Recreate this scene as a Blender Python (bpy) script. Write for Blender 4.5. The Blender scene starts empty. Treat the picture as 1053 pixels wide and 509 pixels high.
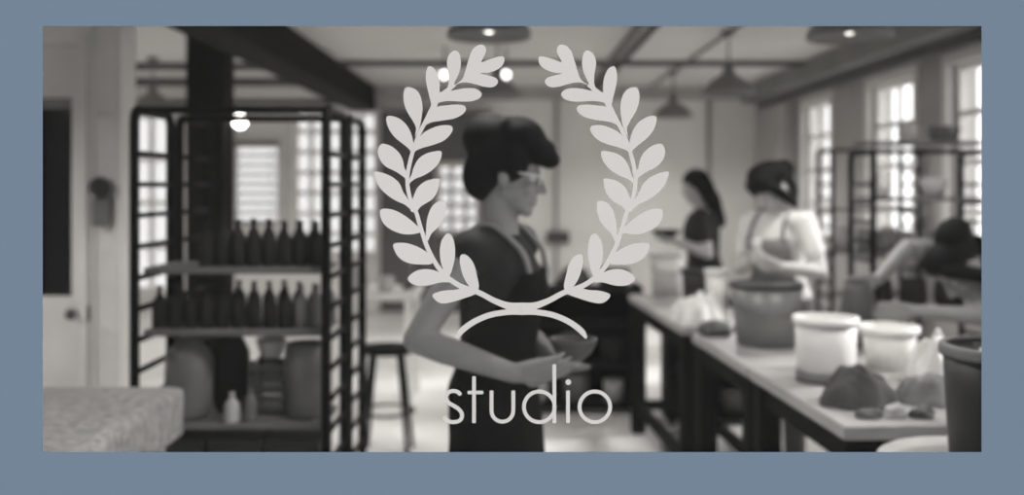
import bpy, bmesh, math, random
from mathutils import Vector, Matrix
from mathutils import noise as mnoise
from mathutils.geometry import tessellate_polygon

random.seed(7)
SC = bpy.context.scene
COL = SC.collection
V = Vector
PI = math.pi
F = 1000.0          # focal length in pixels of the 1053 x 509 frame
EYE = 1.55          # eye height
CX, HY = 526.5, 190.0


def at(px, py, y):
    """pixel + distance -> point in the room"""
    return V(((px - CX) / F * y, y, EYE - (py - HY) / F * y))


# ------------------------------------------------------------------ materials
def warm(v):
    return (v, v * 0.978, v * 0.95, 1.0)


MATS = {}


def mat(name, v, rough=0.6, metal=0.0, var=0.15, scale=9.0, stretch=(1, 1, 1), bump=0.0, rgb=None, spec=0.3):
    if name in MATS:
        return MATS[name]
    m = bpy.data.materials.new(name)
    m.use_nodes = True
    nt = m.node_tree
    b = nt.nodes['Principled BSDF']
    b.inputs['Roughness'].default_value = rough
    b.inputs['Metallic'].default_value = metal
    c = rgb if rgb else warm(v)
    tc = nt.nodes.new('ShaderNodeTexCoord')
    mp = nt.nodes.new('ShaderNodeMapping')
    mp.inputs['Scale'].default_value = stretch
    nz = nt.nodes.new('ShaderNodeTexNoise')
    nz.inputs['Scale'].default_value = scale
    nz.inputs['Detail'].default_value = 5
    rp = nt.nodes.new('ShaderNodeValToRGB')
    rp.color_ramp.elements[0].position = 0.3
    rp.color_ramp.elements[1].position = 0.7
    rp.color_ramp.elements[0].color = tuple(x * (1 - var) for x in c[:3]) + (1,)
    rp.color_ramp.elements[1].color = tuple(min(1, x * (1 + var)) for x in c[:3]) + (1,)
    nt.links.new(tc.outputs['Object'], mp.inputs['Vector'])
    nt.links.new(mp.outputs['Vector'], nz.inputs['Vector'])
    nt.links.new(nz.outputs['Fac'], rp.inputs['Fac'])
    nt.links.new(rp.outputs['Color'], b.inputs['Base Color'])
    if bump:
        bp = nt.nodes.new('ShaderNodeBump')
        bp.inputs['Strength'].default_value = bump
        bp.inputs['Distance'].default_value = 0.01
        nt.links.new(nz.outputs['Fac'], bp.inputs['Height'])
        nt.links.new(bp.outputs['Normal'], b.inputs['Normal'])
    b.inputs['Specular IOR Level'].default_value = spec
    MATS[name] = m
    return m


def stripe_mat(name, va, vb, freq=220.0):
    """dark knit with faint horizontal stripes"""
    m = bpy.data.materials.new(name)
    m.use_nodes = True
    nt = m.node_tree
    b = nt.nodes['Principled BSDF']
    b.inputs['Roughness'].default_value = 0.85
    tc = nt.nodes.new('ShaderNodeTexCoord')
    w = nt.nodes.new('ShaderNodeTexWave')
    w.bands_direction = 'Z'
    w.inputs['Scale'].default_value = freq
    w.inputs['Distortion'].default_value = 0.6
    rp = nt.nodes.new('ShaderNodeValToRGB')
    rp.color_ramp.elements[0].color = warm(va)
    rp.color_ramp.elements[1].color = warm(vb)
    nt.links.new(tc.outputs['Object'], w.inputs['Vector'])
    nt.links.new(w.outputs['Fac'], rp.inputs['Fac'])
    nt.links.new(rp.outputs['Color'], b.inputs['Base Color'])
    return m


def glass_mat(name, refl, tint=1.0):
    m = bpy.data.materials.new(name)
    m.use_nodes = True
    nt = m.node_tree
    nt.nodes.clear()
    out = nt.nodes.new('ShaderNodeOutputMaterial')
    mx = nt.nodes.new('ShaderNodeMixShader')
    tr = nt.nodes.new('ShaderNodeBsdfTransparent')
    tr.inputs['Color'].default_value = (tint, tint, tint, 1)
    gl = nt.nodes.new('ShaderNodeBsdfGlossy')
    gl.inputs['Roughness'].default_value = 0.02
    mx.inputs['Fac'].default_value = refl
    nt.links.new(tr.outputs[0], mx.inputs[1])
    nt.links.new(gl.outputs[0], mx.inputs[2])
    nt.links.new(mx.outputs[0], out.inputs['Surface'])
    return m


def glow_mat(name, strength, c=(1, 0.97, 0.92, 1)):
    m = bpy.data.materials.new(name)
    m.use_nodes = True
    nt = m.node_tree
    nt.nodes.clear()
    out = nt.nodes.new('ShaderNodeOutputMaterial')
    e = nt.nodes.new('ShaderNodeEmission')
    e.inputs['Color'].default_value = c
    e.inputs['Strength'].default_value = strength
    nt.links.new(e.outputs[0], out.inputs['Surface'])
    return m


SKY = 2.5
M = dict(
    blue=mat('blue_paint', 0, 0.9, 0, 0.006, 3, rgb=(0.177 / SKY, 0.236 / SKY, 0.318 / SKY, 1), spec=0.0),
    vinyl=mat('pale_vinyl', 0.64 / SKY, 0.8, 0, 0.03, 5, spec=0.0),
    pane=glass_mat('shop_glass', 0.0024),
    winpane=glass_mat('window_glass', 0.03, 0.88),
    dimpane=glass_mat('dimmed_window_glass', 0.03, 0.62),  # grey tint dims the daylight seen through the back panes
    ceil=mat('ceiling_paint', 0.64, 0.9, 0, 0.05, 2),
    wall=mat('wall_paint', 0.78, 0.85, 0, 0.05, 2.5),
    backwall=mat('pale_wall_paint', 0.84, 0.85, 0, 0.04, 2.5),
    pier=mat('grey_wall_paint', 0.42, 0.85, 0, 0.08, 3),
    floor=mat('concrete_floor', 0.84, 0.45, 0, 0.14, 1.6, bump=0.05),
    trim=mat('trim_paint', 0.76, 0.6, 0, 0.06, 4),
    panel=mat('panel_paint', 0.82, 0.6, 0, 0.06, 4),
    beam=mat('dark_timber', 0.01, 0.8, 0, 0.3, 6, (1, 1, 0.15), spec=0.06),
    pipe=mat('dark_pipe', 0.09, 0.5, 0.3, 0.15, 6),
    rack=mat('black_steel', 0.005, 0.6, 0, 0.2, 12, spec=0.06),
    board=mat('ware_board_wood', 0.16, 0.8, 0, 0.25, 7, (0.3, 3, 3)),
    plaster=mat('plaster_slab', 0.42, 0.95, 0, 0.3, 34, bump=0.6),
    white=mat('white_paint', 0.7, 0.5, 0, 0.04, 6),
    plastic=mat('white_plastic', 0.78, 0.4, 0, 0.04, 6),
    clay_dark=mat('dark_clay', 0.024, 0.8, 0, 0.25, 12, spec=0.1),
    clay_mid=mat('grey_clay', 0.16, 0.7, 0, 0.2, 10),
    clay_light=mat('pale_clay', 0.5, 0.7, 0, 0.12, 10),
    clay_wet=mat('wet_clay', 0.09, 0.35, 0, 0.3, 9, bump=0.3),
    metal=mat('grey_bucket_metal', 0.24, 0.42, 0.35, 0.12, 5),
    drum=mat('dark_bin_plastic', 0.03, 0.5, 0, 0.15, 5),
    table=mat('worn_table_top', 0.36, 0.4, 0, 0.25, 7, (1, 0.3, 1), bump=0.1),
    timber=mat('black_timber', 0.006, 0.8, 0, 0.3, 6, spec=0.06),
    cloth_dark=mat('dark_cloth', 0.075, 0.95, 0, 0.3, 14, bump=0.3),
    sheet=mat('clear_poly_bag', 0.6, 0.25, 0, 0.12, 9),
    skin=mat('skin', 0.27, 0.5, 0, 0.06, 20),
    skin_pale=mat('pale_skin', 0.5, 0.5, 0, 0.06, 20),
    hair=mat('dark_hair', 0.006, 0.75, 0, 0.4, 40, (1, 1, 0.2), bump=0.5, spec=0.12),
    shirt_white=mat('white_cotton', 0.68, 0.9, 0, 0.05, 12),
    shirt_grey=mat('grey_cotton', 0.2, 0.9, 0, 0.1, 12),
    shirt_black=mat('black_cotton', 0.02, 0.9, 0, 0.2, 12),
    stripe=stripe_mat('striped_knit', 0.003, 0.015, 26),
    apron=mat('charcoal_apron', 0.007, 0.9, 0, 0.2, 12, spec=0.1),
    denim=mat('dark_denim', 0.07, 0.9, 0, 0.2, 16),
    shoe=mat('shoe_leather', 0.04, 0.5, 0, 0.2, 10),
    strap=mat('pale_strap', 0.3, 0.8, 0, 0.1, 10),
    eye=mat('eye_white', 0.6, 0.2, 0, 0.02, 10),
    iris=mat('eye_dark', 0.02, 0.2, 0, 0.02, 10),
    shade=mat('enamel_shade', 0.2, 0.4, 0.2, 0.1, 6),
    shade_in=mat('white_enamel', 0.75, 0.4, 0, 0.02, 6),
    bulb=glow_mat('lamp_bulb', 4.0),
    blind=mat('blind_slat', 0.25, 0.6, 0, 0.03, 6),
    steel=mat('knob_steel', 0.12, 0.3, 0.8, 0.1, 10),
)


# ------------------------------------------------------------------ mesh builder
def frame_from(d):
    d = V(d).normalized()
    a = V((0, 0, 1)) if abs(d.z) < 0.9 else V((1, 0, 0))
    u = d.cross(a).normalized()
    return u, d.cross(u).normalized(), d


class MB:
    def __init__(self):
        self.bm = bmesh.new()

    def quad_rings(self, rings, caps=True, smooth=True, closed=False):
        bm = self.bm
        vr = [[bm.verts.new(p) for p in r] for r in rings]
        n = len(vr[0])
        pairs = list(zip(vr[:-1], vr[1:]))
        if closed:
            pairs.append((vr[-1], vr[0]))
        for a, b in pairs:
            for i in range(n):
                f = bm.faces.new((a[i], a[(i + 1) % n], b[(i + 1) % n], b[i]))
                f.smooth = smooth
        if caps and not closed:
            bm.faces.new(list(reversed(vr[0])))
            bm.faces.new(vr[-1])
        return self

    def box(self, x0, x1, y0, y1, z0, z1, bev=0.0):
        bm = self.bm
        vs = [bm.verts.new(p) for p in ((x0, y0, z0), (x1, y0, z0), (x1, y1, z0), (x0, y1, z0),
                                        (x0, y0, z1), (x1, y0, z1), (x1, y1, z1), (x0, y1, z1))]
        fs = [bm.faces.new([vs[i] for i in q]) for q in
              ((0, 3, 2, 1), (4, 5, 6, 7), (0, 1, 5, 4), (1, 2, 6, 5), (2, 3, 7, 6), (3, 0, 4, 7))]
        if bev:
            es = list({e for f in fs for e in f.edges})
            bmesh.ops.bevel(bm, geom=es, offset=bev, segments=2, affect='EDGES', profile=0.5)
        return self

    def tube(self, pts, r, n=10, caps=True):
        pts = [V(p) for p in pts]
        rr = r if isinstance(r, (list, tuple)) else [r] * len(pts)
        rings = []
        prev = None
        for i, p in enumerate(pts):
            if i == 0:
                d = pts[1] - p
            elif i == len(pts) - 1:
                d = p - pts[i - 1]
            else:
                d = (pts[i + 1] - p).normalized() + (p - pts[i - 1]).normalized()
            d.normalize()
            if prev is None:
                u, w, _ = frame_from(d)
            else:
                u = (prev - d * prev.dot(d)).normalized()
                w = d.cross(u).normalized()
            prev = u
            rings.append([p + (u * math.cos(2 * PI * k / n) + w * math.sin(2 * PI * k / n)) * rr[i] for k in range(n)])
        return self.quad_rings(rings, caps)

    def lathe(self, prof, c=(0, 0, 0), n=28, closed=False):
        rings = [[V((c[0] + r * math.cos(2 * PI * k / n), c[1] + r * math.sin(2 * PI * k / n), c[2] + z)) for k in range(n)] for r, z in prof]
        return self.quad_rings(rings, not closed, True, closed)

    def ball(self, c, r, n=14, axes=None):
        """ellipsoid; r = (rx, ry, rz) along axes (three unit vectors)"""
        if not isinstance(r, (tuple, list)):
            r = (r, r, r)
        ax = axes or (V((1, 0, 0)), V((0, 1, 0)), V((0, 0, 1)))
        c = V(c)
        rings = []
        m = max(6, n // 2 + 2)
        for j in range(m + 1):
            t = -PI / 2 + PI * j / m
            t = max(-PI / 2 + 0.02, min(PI / 2 - 0.02, t))
            rings.append([c + ax[0] * (r[0] * math.cos(t) * math.cos(2 * PI * k / n)) + ax[1] * (r[1] * math.cos(t) * math.sin(2 * PI * k / n)) + ax[2] * (r[2] * math.sin(t)) for k in range(n)])
        return self.quad_rings(rings)

    def limb(self, pts, rad, n=14):
        """tapering chain with round joints"""
        for p, r in zip(pts, rad):
            self.ball(p, r, n)
        for a, b, ra, rb in zip(pts[:-1], pts[1:], rad[:-1], rad[1:]):
            if (V(a) - V(b)).length > 1e-5:
                self.tube([a, b], [ra, rb], n)
        return self

    def prism(self, poly, axis, a, b):
        """polygon (2D list) extruded along axis 'x','y','z' from a to b"""
        def P(q, t):
            if axis == 'y':
                return (q[0], t, q[1])
            if axis == 'x':
                return (t, q[0], q[1])
            return (q[0], q[1], t)
        bm = self.bm
        lo = [bm.verts.new(P(q, a)) for q in poly]
        hi = [bm.verts.new(P(q, b)) for q in poly]
        n = len(poly)
        for i in range(n):
            bm.faces.new((lo[i], lo[(i + 1) % n], hi[(i + 1) % n], hi[i]))
        bm.faces.new(list(reversed(lo)))
        bm.faces.new(hi)
        return self

    def build(self, name, m, parent=None, remesh=0.0, smooth_it=6, fix=True):
        if fix:
            bmesh.ops.recalc_face_normals(self.bm, faces=self.bm.faces)
        me = bpy.data.meshes.new(name)
        self.bm.to_mesh(me)
        self.bm.free()
        o = bpy.data.objects.new(name, me)
        COL.objects.link(o)
        if remesh:
            md = o.modifiers.new('r', 'REMESH')
            md.mode = 'VOXEL'
            md.voxel_size = remesh
            if smooth_it:
                sm = o.modifiers.new('s', 'SMOOTH')
                sm.factor = 0.5
                sm.iterations = smooth_it
            dg = bpy.context.evaluated_depsgraph_get()
            nm = bpy.data.meshes.new_from_object(o.evaluated_get(dg))
            o.modifiers.clear()
            o.data = nm
            bpy.data.meshes.remove(me)
            nm.name = name
            for p in nm.polygons:
                p.use_smooth = True
            nm.materials.clear()
        o.data.materials.append(m)
        if parent is not None:
            o.parent = parent
        return o


def tag(o, label=None, cat=None, group=None, kind=None):
    if label:
        o['label'] = label
    if cat:
        o['category'] = cat
    if group:
        o['group'] = group
    if kind:
        o['kind'] = kind
    return o


def empty(name, loc=(0, 0, 0), label=None, cat=None, group=None, kind=None, rz=0.0):
    o = bpy.data.objects.new(name, None)
    COL.objects.link(o)
    o.location = loc
    o.rotation_euler = (0, 0, rz)
    o.empty_display_size = 0.1
    return tag(o, label, cat, group, kind)


def copy_tree(o, parent=None):
    c = o.copy()
    COL.objects.link(c)
    c.parent = parent
    for ch in [k for k in SC.objects if k.parent is o]:
        copy_tree(ch, c)
    return c


def struct(o):
    o['kind'] = 'structure'
    return o


ORD = ['first', 'second', 'third', 'fourth', 'fifth', 'sixth', 'seventh', 'eighth', 'ninth', 'tenth', 'eleventh', 'twelfth', 'thirteenth', 'fourteenth']

# ------------------------------------------------------------------ room shell
XL, XR, YF, YB, ZC = -5.0, 3.2, 1.5, 12.0, 2.75
struct(MB().box(XL - 0.2, XR + 0.2, YF, YB + 0.2, -0.1, 0).build('floor', M['floor']))
struct(MB().box(XL - 0.2, XR + 0.2, YF, YB + 0.2, ZC, ZC + 0.1).build('ceiling', M['ceil']))


def wall_holes(name, axis, fixed0, fixed1, u0, u1, z0, z1, holes, m):
    """wall slab with rectangular holes; axis 'x' = runs along x at y fixed0..fixed1, 'y' likewise"""
    us = sorted({u0, u1, *[h[0] for h in holes], *[h[1] for h in holes]})
    zs = sorted({z0, z1, *[h[2] for h in holes], *[h[3] for h in holes]})
    mb = MB()
    bm = mb.bm
    cache = {}

    def vert(u, z, f):
        k = (round(u, 5), round(z, 5), round(f, 5))
        if k not in cache:
            cache[k] = bm.verts.new((u, f, z) if axis == 'x' else (f, u, z))
        return cache[k]

    def solid(i, j):
        if i < 0 or j < 0 or i >= len(us) - 1 or j >= len(zs) - 1:
            return False
        cu, cz = (us[i] + us[i + 1]) / 2, (zs[j] + zs[j + 1]) / 2
        return not any(h[0] < cu < h[1] and h[2] < cz < h[3] for h in holes)

    for i in range(len(us) - 1):
        for j in range(len(zs) - 1):
            if not solid(i, j):
                continue
            a, b, c, d = us[i], us[i + 1], zs[j], zs[j + 1]
            for f in (fixed0, fixed1):
                bm.faces.new((vert(a, c, f), vert(b, c, f), vert(b, d, f), vert(a, d, f)))
            for (ni, nj, p, q) in ((i - 1, j, (a, c), (a, d)), (i + 1, j, (b, c), (b, d)), (i, j - 1, (a, c), (b, c)), (i, j + 1, (a, d), (b, d))):
                if not solid(ni, nj):
                    bm.faces.new((vert(*p, fixed0), vert(*q, fixed0), vert(*q, fixed1), vert(*p, fixed1)))
    return struct(mb.build(name, m))


# front wall (blue paint outside) with the splayed shop-window opening
OX0, OX1 = (44 - CX) / F * YF, (1009.3 - CX) / F * YF
OZ0, OZ1 = EYE - (464.8 - HY) / F * YF, EYE - (26.8 - HY) / F * YF
mb = MB()
bm = mb.bm


def ring4(x0, x1, z0, z1, y):
    return [bm.verts.new(p) for p in ((x0, y, z0), (x1, y, z0), (x1, y, z1), (x0, y, z1))]


A = ring4(XL - 0.2, XR + 0.2, 0, ZC, YF)
B = ring4(OX0, OX1, OZ0, OZ1, YF)
C_ = ring4(OX0 - 0.12, OX1 + 0.12, OZ0 - 0.12, OZ1 + 0.12, YF + 0.1)
D_ = ring4(XL - 0.2, XR + 0.2, 0, ZC, YF + 0.1)
for P, Q in ((A, B), (B, C_), (C_, D_), (D_, A)):
    for i in range(4):
        bm.faces.new((P[i], P[(i + 1) % 4], Q[(i + 1) % 4], Q[i]))
struct(mb.build('wall_front', M['blue']))
struct(MB().box(OX0 - 0.006, OX1 + 0.006, YF + 0.0035, YF + 0.0075, OZ0 - 0.006, OZ1 + 0.006).build('window_1', M['pane']))

# side walls and back wall with windows, some of them unseen and added for light
WZ0, WZ1 = 1.0, 2.42
right_wins = [(1.75, 2.65), (3.35, 4.25), (4.85, 5.7), (6.2, 7.1), (7.72, 8.68), (9.75, 10.65)]  # the nearer, unseen windows are added to light the foreground from the right
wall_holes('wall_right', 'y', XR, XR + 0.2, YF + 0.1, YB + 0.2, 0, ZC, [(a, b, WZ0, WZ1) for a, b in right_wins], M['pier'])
added_left_wins = [(6.3, 7.5), (8.6, 9.8)]  # unseen windows, added to bring in more daylight
wall_holes('wall_left', 'y', XL - 0.2, XL, YF + 0.1, YB + 0.2, 0, ZC, [(a, b, WZ0, WZ1) for a, b in added_left_wins], M['wall'])


def bx(px):
    return (px - CX) / F * YB


def bz(py):
    return EYE - (py - HY) / F * YB


back_wins = [  # px0, px1, py0, py1, columns, rows
    (128, 180, 118, 300, 2, 4), (238, 288, 146, 232, 1, 1), (302, 388, 114, 262, 5, 7), (449, 493, 168, 240, 3, 5)]
holes = [(bx(a), bx(b), bz(d), bz(c)) for a, b, c, d, _, _ in back_wins]
wall_holes('wall_back', 'x', YB, YB + 0.2, XL, XR, 0, ZC, holes, M['backwall'])

WN = [1]


def window(axis, f, u0, u1, z0, z1, cols, rows, side, bar=0.022, gm='winpane'):
    """sash with glazing bars and casing; side = direction into the room along the wall's normal"""
    WN[0] += 1
    o_ = MB()

    def bxx(mb_, ua, ub, za, zb, fa, fb):
        fa, fb = min(fa, fb), max(fa, fb)
        if axis == 'x':
            mb_.box(ua, ub, fa, fb, za, zb)
        else:
            mb_.box(fa, fb, ua, ub, za, zb)
    w = 0.045
    fo = f - side * 0.10
    for (ua, ub, za, zb) in ((u0, u0 + w, z0, z1), (u1 - w, u1, z0, z1), (u0 + w, u1 - w, z0, z0 + w), (u0 + w, u1 - w, z1 - w, z1)):
        bxx(o_, ua, ub, za, zb, fo, fo + side * 0.05)
    for i in range(1, cols):
        u = u0 + (u1 - u0) * i / cols
        bxx(o_, u - bar, u + bar, z0 + w, z1 - w, fo + side * 0.01, fo + side * 0.04)
    for j in range(1, rows):
        z = z0 + (z1 - z0) * j / rows
        bxx(o_, u0 + w, u1 - w, z - bar, z + bar, fo + side * 0.008, fo + side * 0.042)
    # casing on the room side
    c = 0.09
    for (ua, ub, za, zb) in ((u0 - c, u0, z0 - c, z1 + c), (u1, u1 + c, z0 - c, z1 + c), (u0, u1, z0 - c, z0), (u0, u1, z1, z1 + c)):
        bxx(o_, ua, ub, za, zb, f + side * 0.001, f + side * 0.022)
    fr = struct(o_.build('window_%d' % WN[0], M['trim']))
    p = MB()
    bxx(p, u0 + w, u1 - w, z0 + w, z1 - w, fo + side * 0.022, fo + side * 0.026)
    p.build('pane', M[gm], fr)
    # light portal: tells the renderer where daylight enters
    L = bpy.data.lights.new('daylight_portal', 'AREA')
    L.shape = 'RECTANGLE'
    L.size, L.size_y = (u1 - u0), (z1 - z0)
    L.cycles.is_portal = True
    lo = bpy.data.objects.new('daylight_portal', L)
    COL.objects.link(lo)
    fp = f - side * 0.18
    cen = V(((u0 + u1) / 2, fp, (z0 + z1) / 2)) if axis == 'x' else V((fp, (u0 + u1) / 2, (z0 + z1) / 2))
    lo.location = cen
    d = V((0, side, 0)) if axis == 'x' else V((side, 0, 0))
    lo.rotation_euler = d.to_track_quat('-Z', 'Z').to_euler()
    return fr


for a, b in right_wins:
    window('y', XR, a, b, WZ0, WZ1, 2, 4, -1)
for a, b in added_left_wins:
    window('y', XL, a, b, WZ0, WZ1, 3, 4, 1)
for (a, b, c, d, cols, rows), h in zip(back_wins, holes):
    window('x', YB, h[0], h[1], h[2], h[3], cols, rows, -1, 0.028 if cols > 1 else 0.0, 'dimpane')
# shop-window portal
L = bpy.data.lights.new('daylight_portal', 'AREA')
L.shape = 'RECTANGLE'
L.size, L.size_y = OX1 - OX0, OZ1 - OZ0
L.cycles.is_portal = True
lo = bpy.data.objects.new('daylight_portal', L)
COL.objects.link(lo)
lo.location = ((OX0 + OX1) / 2, YF - 0.03, (OZ0 + OZ1) / 2)
lo.rotation_euler = V((0, 1, 0)).to_track_quat('-Z', 'Z').to_euler()

hc = holes[3]
wall_holes('wall_panel_back', 'x', 11.84, 11.93, bx(393), bx(506), 0, ZC - 0.3, [(hc[0] - 0.02, hc[1] + 0.02, hc[2] - 0.02, hc[3] + 0.02)], mat('dark_wall_grey', 0.13, 0.9, 0, 0.15, 3))  # separate darker slab in front of this stretch of back wall
# slatted blind in the second back window
h = holes[1]
bl = empty('window_blind', ((h[0] + h[1]) / 2, YB - 0.045, h[2]), 'pale slatted blind over the small back window seen above the bottles', 'window blind')
mbb = MB()
hw = (h[1] - h[0]) / 2 - 0.01
for i in range(9):
    z = 0.03 + (h[3] - h[2] - 0.10) * i / 8
    mbb.prism([(-0.022, z), (0.022, z + 0.012), (0.022, z + 0.036), (-0.022, z + 0.026)], 'x', -hw, hw)
mbb.build('slats', M['blind'], bl)
MB().box(-hw - 0.01, hw + 0.01, -0.02, 0.02, h[3] - h[2] - 0.07, h[3] - h[2] + 0.01).build('head_rail', M['blind'], bl)
MB().tube([(-hw * 0.7, 0, 0.05), (-hw * 0.7, 0, h[3] - h[2])], 0.006, 6).tube([(hw * 0.7, 0, 0.05), (hw * 0.7, 0, h[3] - h[2])], 0.006, 6).build('cord', M['trim'], bl)

# column, beams, pipes, pier
struct(MB().box(-2.30, -2.03, 6.85, 7.12, 0, ZC, 0.012).build('column', M['beam']))
struct(MB().box(-1.98, -1.68, 1.6, YB, 2.46, ZC).build('ceiling_beam', M['beam']))
for y, zl in ((9.55, 2.69), (10.9, 2.67)):
    struct(MB().box(XL, -1.98, y, y + 0.22, zl, ZC).build('ceiling_beam', M['pipe']))
struct(MB().box(XL, -1.98, YB - 0.03, YB, 2.53, 2.6).build('trim_2', M['pipe']))
struct(MB().box(-1.68, XR, 9.38, 9.46, 2.70, ZC).build('ceiling_trim', M['pipe']))
struct(MB().box(-1.68, XR, 11.9, 12.0, 2.60, ZC).build('ceiling_trim', M['pier']))
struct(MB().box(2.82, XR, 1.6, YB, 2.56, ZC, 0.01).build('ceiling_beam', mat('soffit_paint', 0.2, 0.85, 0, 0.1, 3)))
struct(MB().box(3.0, 3.2, 10.9, 12.0, 0, 2.56).build('pier', M['pier']))
struct(MB().box(-1.68, 3.0, YB - 0.03, YB, 0, 0.14).build('baseboard_back', M['trim']))
pp = MB().tube([(3.02, 1.7, 2.5), (3.02, 11.8, 2.5)], 0.045, 12)
tag(pp.build('ceiling_pipe', M['pipe']), 'dark pipe running along the top of the window wall', 'pipe')
for px, lab in ((728, 'thin grey pipe standing against the white back wall'), (572, 'thin pale pipe on the back wall right of the capped woman')):
    x = bx(px)
    mb = MB().tube([(x, YB - 0.04, 0.0), (x, YB - 0.04, 2.59)], 0.025, 10)
    tag(mb.build('wall_pipe', M['pier']), 'thin grey pipe standing against the white back wall' if px == 728 else 'thin grey pipe on the back wall beside the small alarm box', 'pipe')
t = tag(MB().box(bx(562), bx(585), YB - 0.1, YB, bz(250), bz(238), 0.01).build('wall_mount_box', M['pipe']), 'small dark box mounted on the back wall behind the standing woman', 'wall box')

# conduits and cable tray on the ceiling
tag(MB().tube([(1.69, 4.2, 2.735), (1.69, 11.8, 2.735)], 0.014, 8).build('ceiling_conduit', M['pipe']), 'dark conduit along the ceiling feeding the right row of dome lamps', 'conduit')
tray = empty('ceiling_cable_tray', (0.98, 0, 2.70), 'ladder-like cable tray running along the pale ceiling', 'cable tray')
for s in (-0.07, 0.07):
    MB().box(s - 0.006, s + 0.006, 4.5, 11.8, -0.02, 0.03).build('side_rail', M['pipe'], tray)
rg = MB().box(-0.064, 0.064, -0.01, 0.01, -0.015, 0.0).build('rung', M['pipe'], tray)
for i in range(36):
    if i:
        rg = rg.copy()
        COL.objects.link(rg)
    rg.location = (0, 4.6 + i * 0.2, 0)

# ------------------------------------------------------------------ left partition with door
PY = 5.2


def lx(px):
    return (px - CX) / F * PY


def lz(py):
    return EYE - (py - HY) / F * PY


DX0, DX1 = lx(82) - 0.84, lx(82)
wall_holes('wall_partition', 'x', PY, PY + 0.14, XL, lx(120), 0, ZC, [(DX0, DX1, 0, lz(45))], M['panel'])
struct(MB().box(lx(120), lx(127), PY - 0.03, PY + 0.17, 0, ZC).build('trim_1', M['trim']))
struct(MB().box(DX1, DX1 + 0.045, PY - 0.025, PY, 0, lz(45) + 0.05).build('trim_2', M['trim']))
struct(MB().box(lx(96), lx(98), PY - 0.02, PY, 0, ZC).build('trim_3', M['trim']))
for py in (118, 258, 291, 340):
    struct(MB().box(lx(99), lx(119), PY - 0.012, PY, lz(py) - 0.02, lz(py)).build('trim_%d' % (py // 10), M['wall']))
gx0, gx1, gz0, gz1 = lx(72) - 0.55, lx(72), lz(305), lz(100)
dr = wall_holes('door_1', 'x', PY + 0.02, PY + 0.065, DX0 + 0.006, DX1 - 0.006, 0.01, lz(45) - 0.006, [(gx0, gx1, gz0, gz1)], M['trim'])
MB().box(gx0, gx1, PY + 0.035, PY + 0.045, gz0, gz1).build('pane', glass_mat('door_glass', 0.05, 0.55), dr)
kn = MB()
kn.tube([(lx(77), PY + 0.02, lz(322)), (lx(77), PY - 0.04, lz(322))], 0.012, 10)
kn.ball((lx(77), PY - 0.05, lz(322)), (0.032, 0.022, 0.032))
kn.build('door_handle', M['steel'], dr)
struct(MB().box(lx(88), lx(93), PY - 0.015, PY, lz(330), lz(314), 0.004).build('strike_plate_trim', M['steel']))
# coats behind the door glass: nothing but a dark store cupboard
cb = empty('store_cupboard', (-2.95, 5.75, 0), 'dark cupboard seen through the glazed door at the left edge', 'cupboard')
MB().box(-0.5, 0.5, 0, 0.45, 0, 2.0, 0.01).build('body', M['pipe'], cb)
MB().box(-0.49, -0.005, -0.02, -0.001, 0.05, 1.95, 0.004).build('door', M['pipe'], cb)
MB().box(0.005, 0.49, -0.02, -0.001, 0.05, 1.95, 0.004).build('door', M['pipe'], cb)
# wall fixture
wf = empty('wall_mount_fixture', (lx(108), PY - 0.001, lz(232)), 'small grey box with a dark rounded top on the partition beside the door', 'wall fixture')
MB().box(-0.045, 0.045, -0.07, 0, 0, 0.15, 0.012).build('box', M['clay_mid'], wf)
mb = MB().ball((0, -0.06, 0.205), (0.06, 0.05, 0.055))
mb.tube([(0, -0.04, 0.14), (0, -0.05, 0.2)], 0.03, 12)
mb.build('cap', M['drum'], wf)


# ------------------------------------------------------------------ laurel wreath and lettering on the glass
def catmull(pts, sub=5, closed=True):
    out = []
    n = len(pts)
    for i in range(n if closed else n - 1):
        p0 = pts[(i - 1) % n] if closed or i > 0 else pts[i]
        p1 = pts[i]
        p2 = pts[(i + 1) % n]
        p3 = pts[(i + 2) % n] if closed or i + 2 < n else p2
        for k in range(sub):
            t = k / sub
            q = []
            for a in (0, 1):
                q.append(0.5 * (2 * p1[a] + (p2[a] - p0[a]) * t + (2 * p0[a] - 5 * p1[a] + 4 * p2[a] - p3[a]) * t * t + (3 * p1[a] - p0[a] - 3 * p2[a] + p3[a]) * t ** 3))
            out.append(tuple(q))
    if not closed:
        out.append(pts[-1])
    return out


YS0, YS1 = YF + 0.0026, YF + 0.0034


def px2w(p):
    return ((p[0] - CX) / F * YS0, EYE - (p[1] - HY) / F * YS0)


def flat_shape(mb, poly, dy=0.0):
    """thin cut vinyl from a pixel-traced outline"""
    bm = mb.bm
    w = [px2w(p) for p in poly]
    lo_ = [bm.verts.new((x, YS0 + dy, z)) for x, z in w]
    hi_ = [bm.verts.new((x, YS1, z)) for x, z in w]
    n = len(w)
    for i in range(n):
        bm.faces.new((lo_[i], lo_[(i + 1) % n], hi_[(i + 1) % n], hi_[i]))
    for tri in tessellate_polygon([[V((x, z, 0)) for x, z in w]]):
        if len(set(tri)) == 3:
            bm.faces.new([lo_[i] for i in tri])
            bm.faces.new([hi_[i] for i in tri])


def flat_ribbon(mb, outline, dy=0.0):
    """the same for a stroke outline from ribbon(): filled as a strip of quads"""
    w = [px2w(p) for p in outline]
    n = len(w) // 2
    rings = []
    for i in range(n):
        (xa, za), (xb, zb) = w[i], w[2 * n - 1 - i]
        rings.append([V((xa, YS0 + dy, za)), V((xb, YS0 + dy, zb)), V((xb, YS1, zb)), V((xa, YS1, za))])
    mb.quad_rings(rings, True, False)


def ca(l):
    return [(380 + x / 2.993, 40 + y / 2.993) for x, y in l]


def cb_(l):
    return [(380 + x / 3.181, 200 + y / 3.181) for x, y in l]


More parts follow.
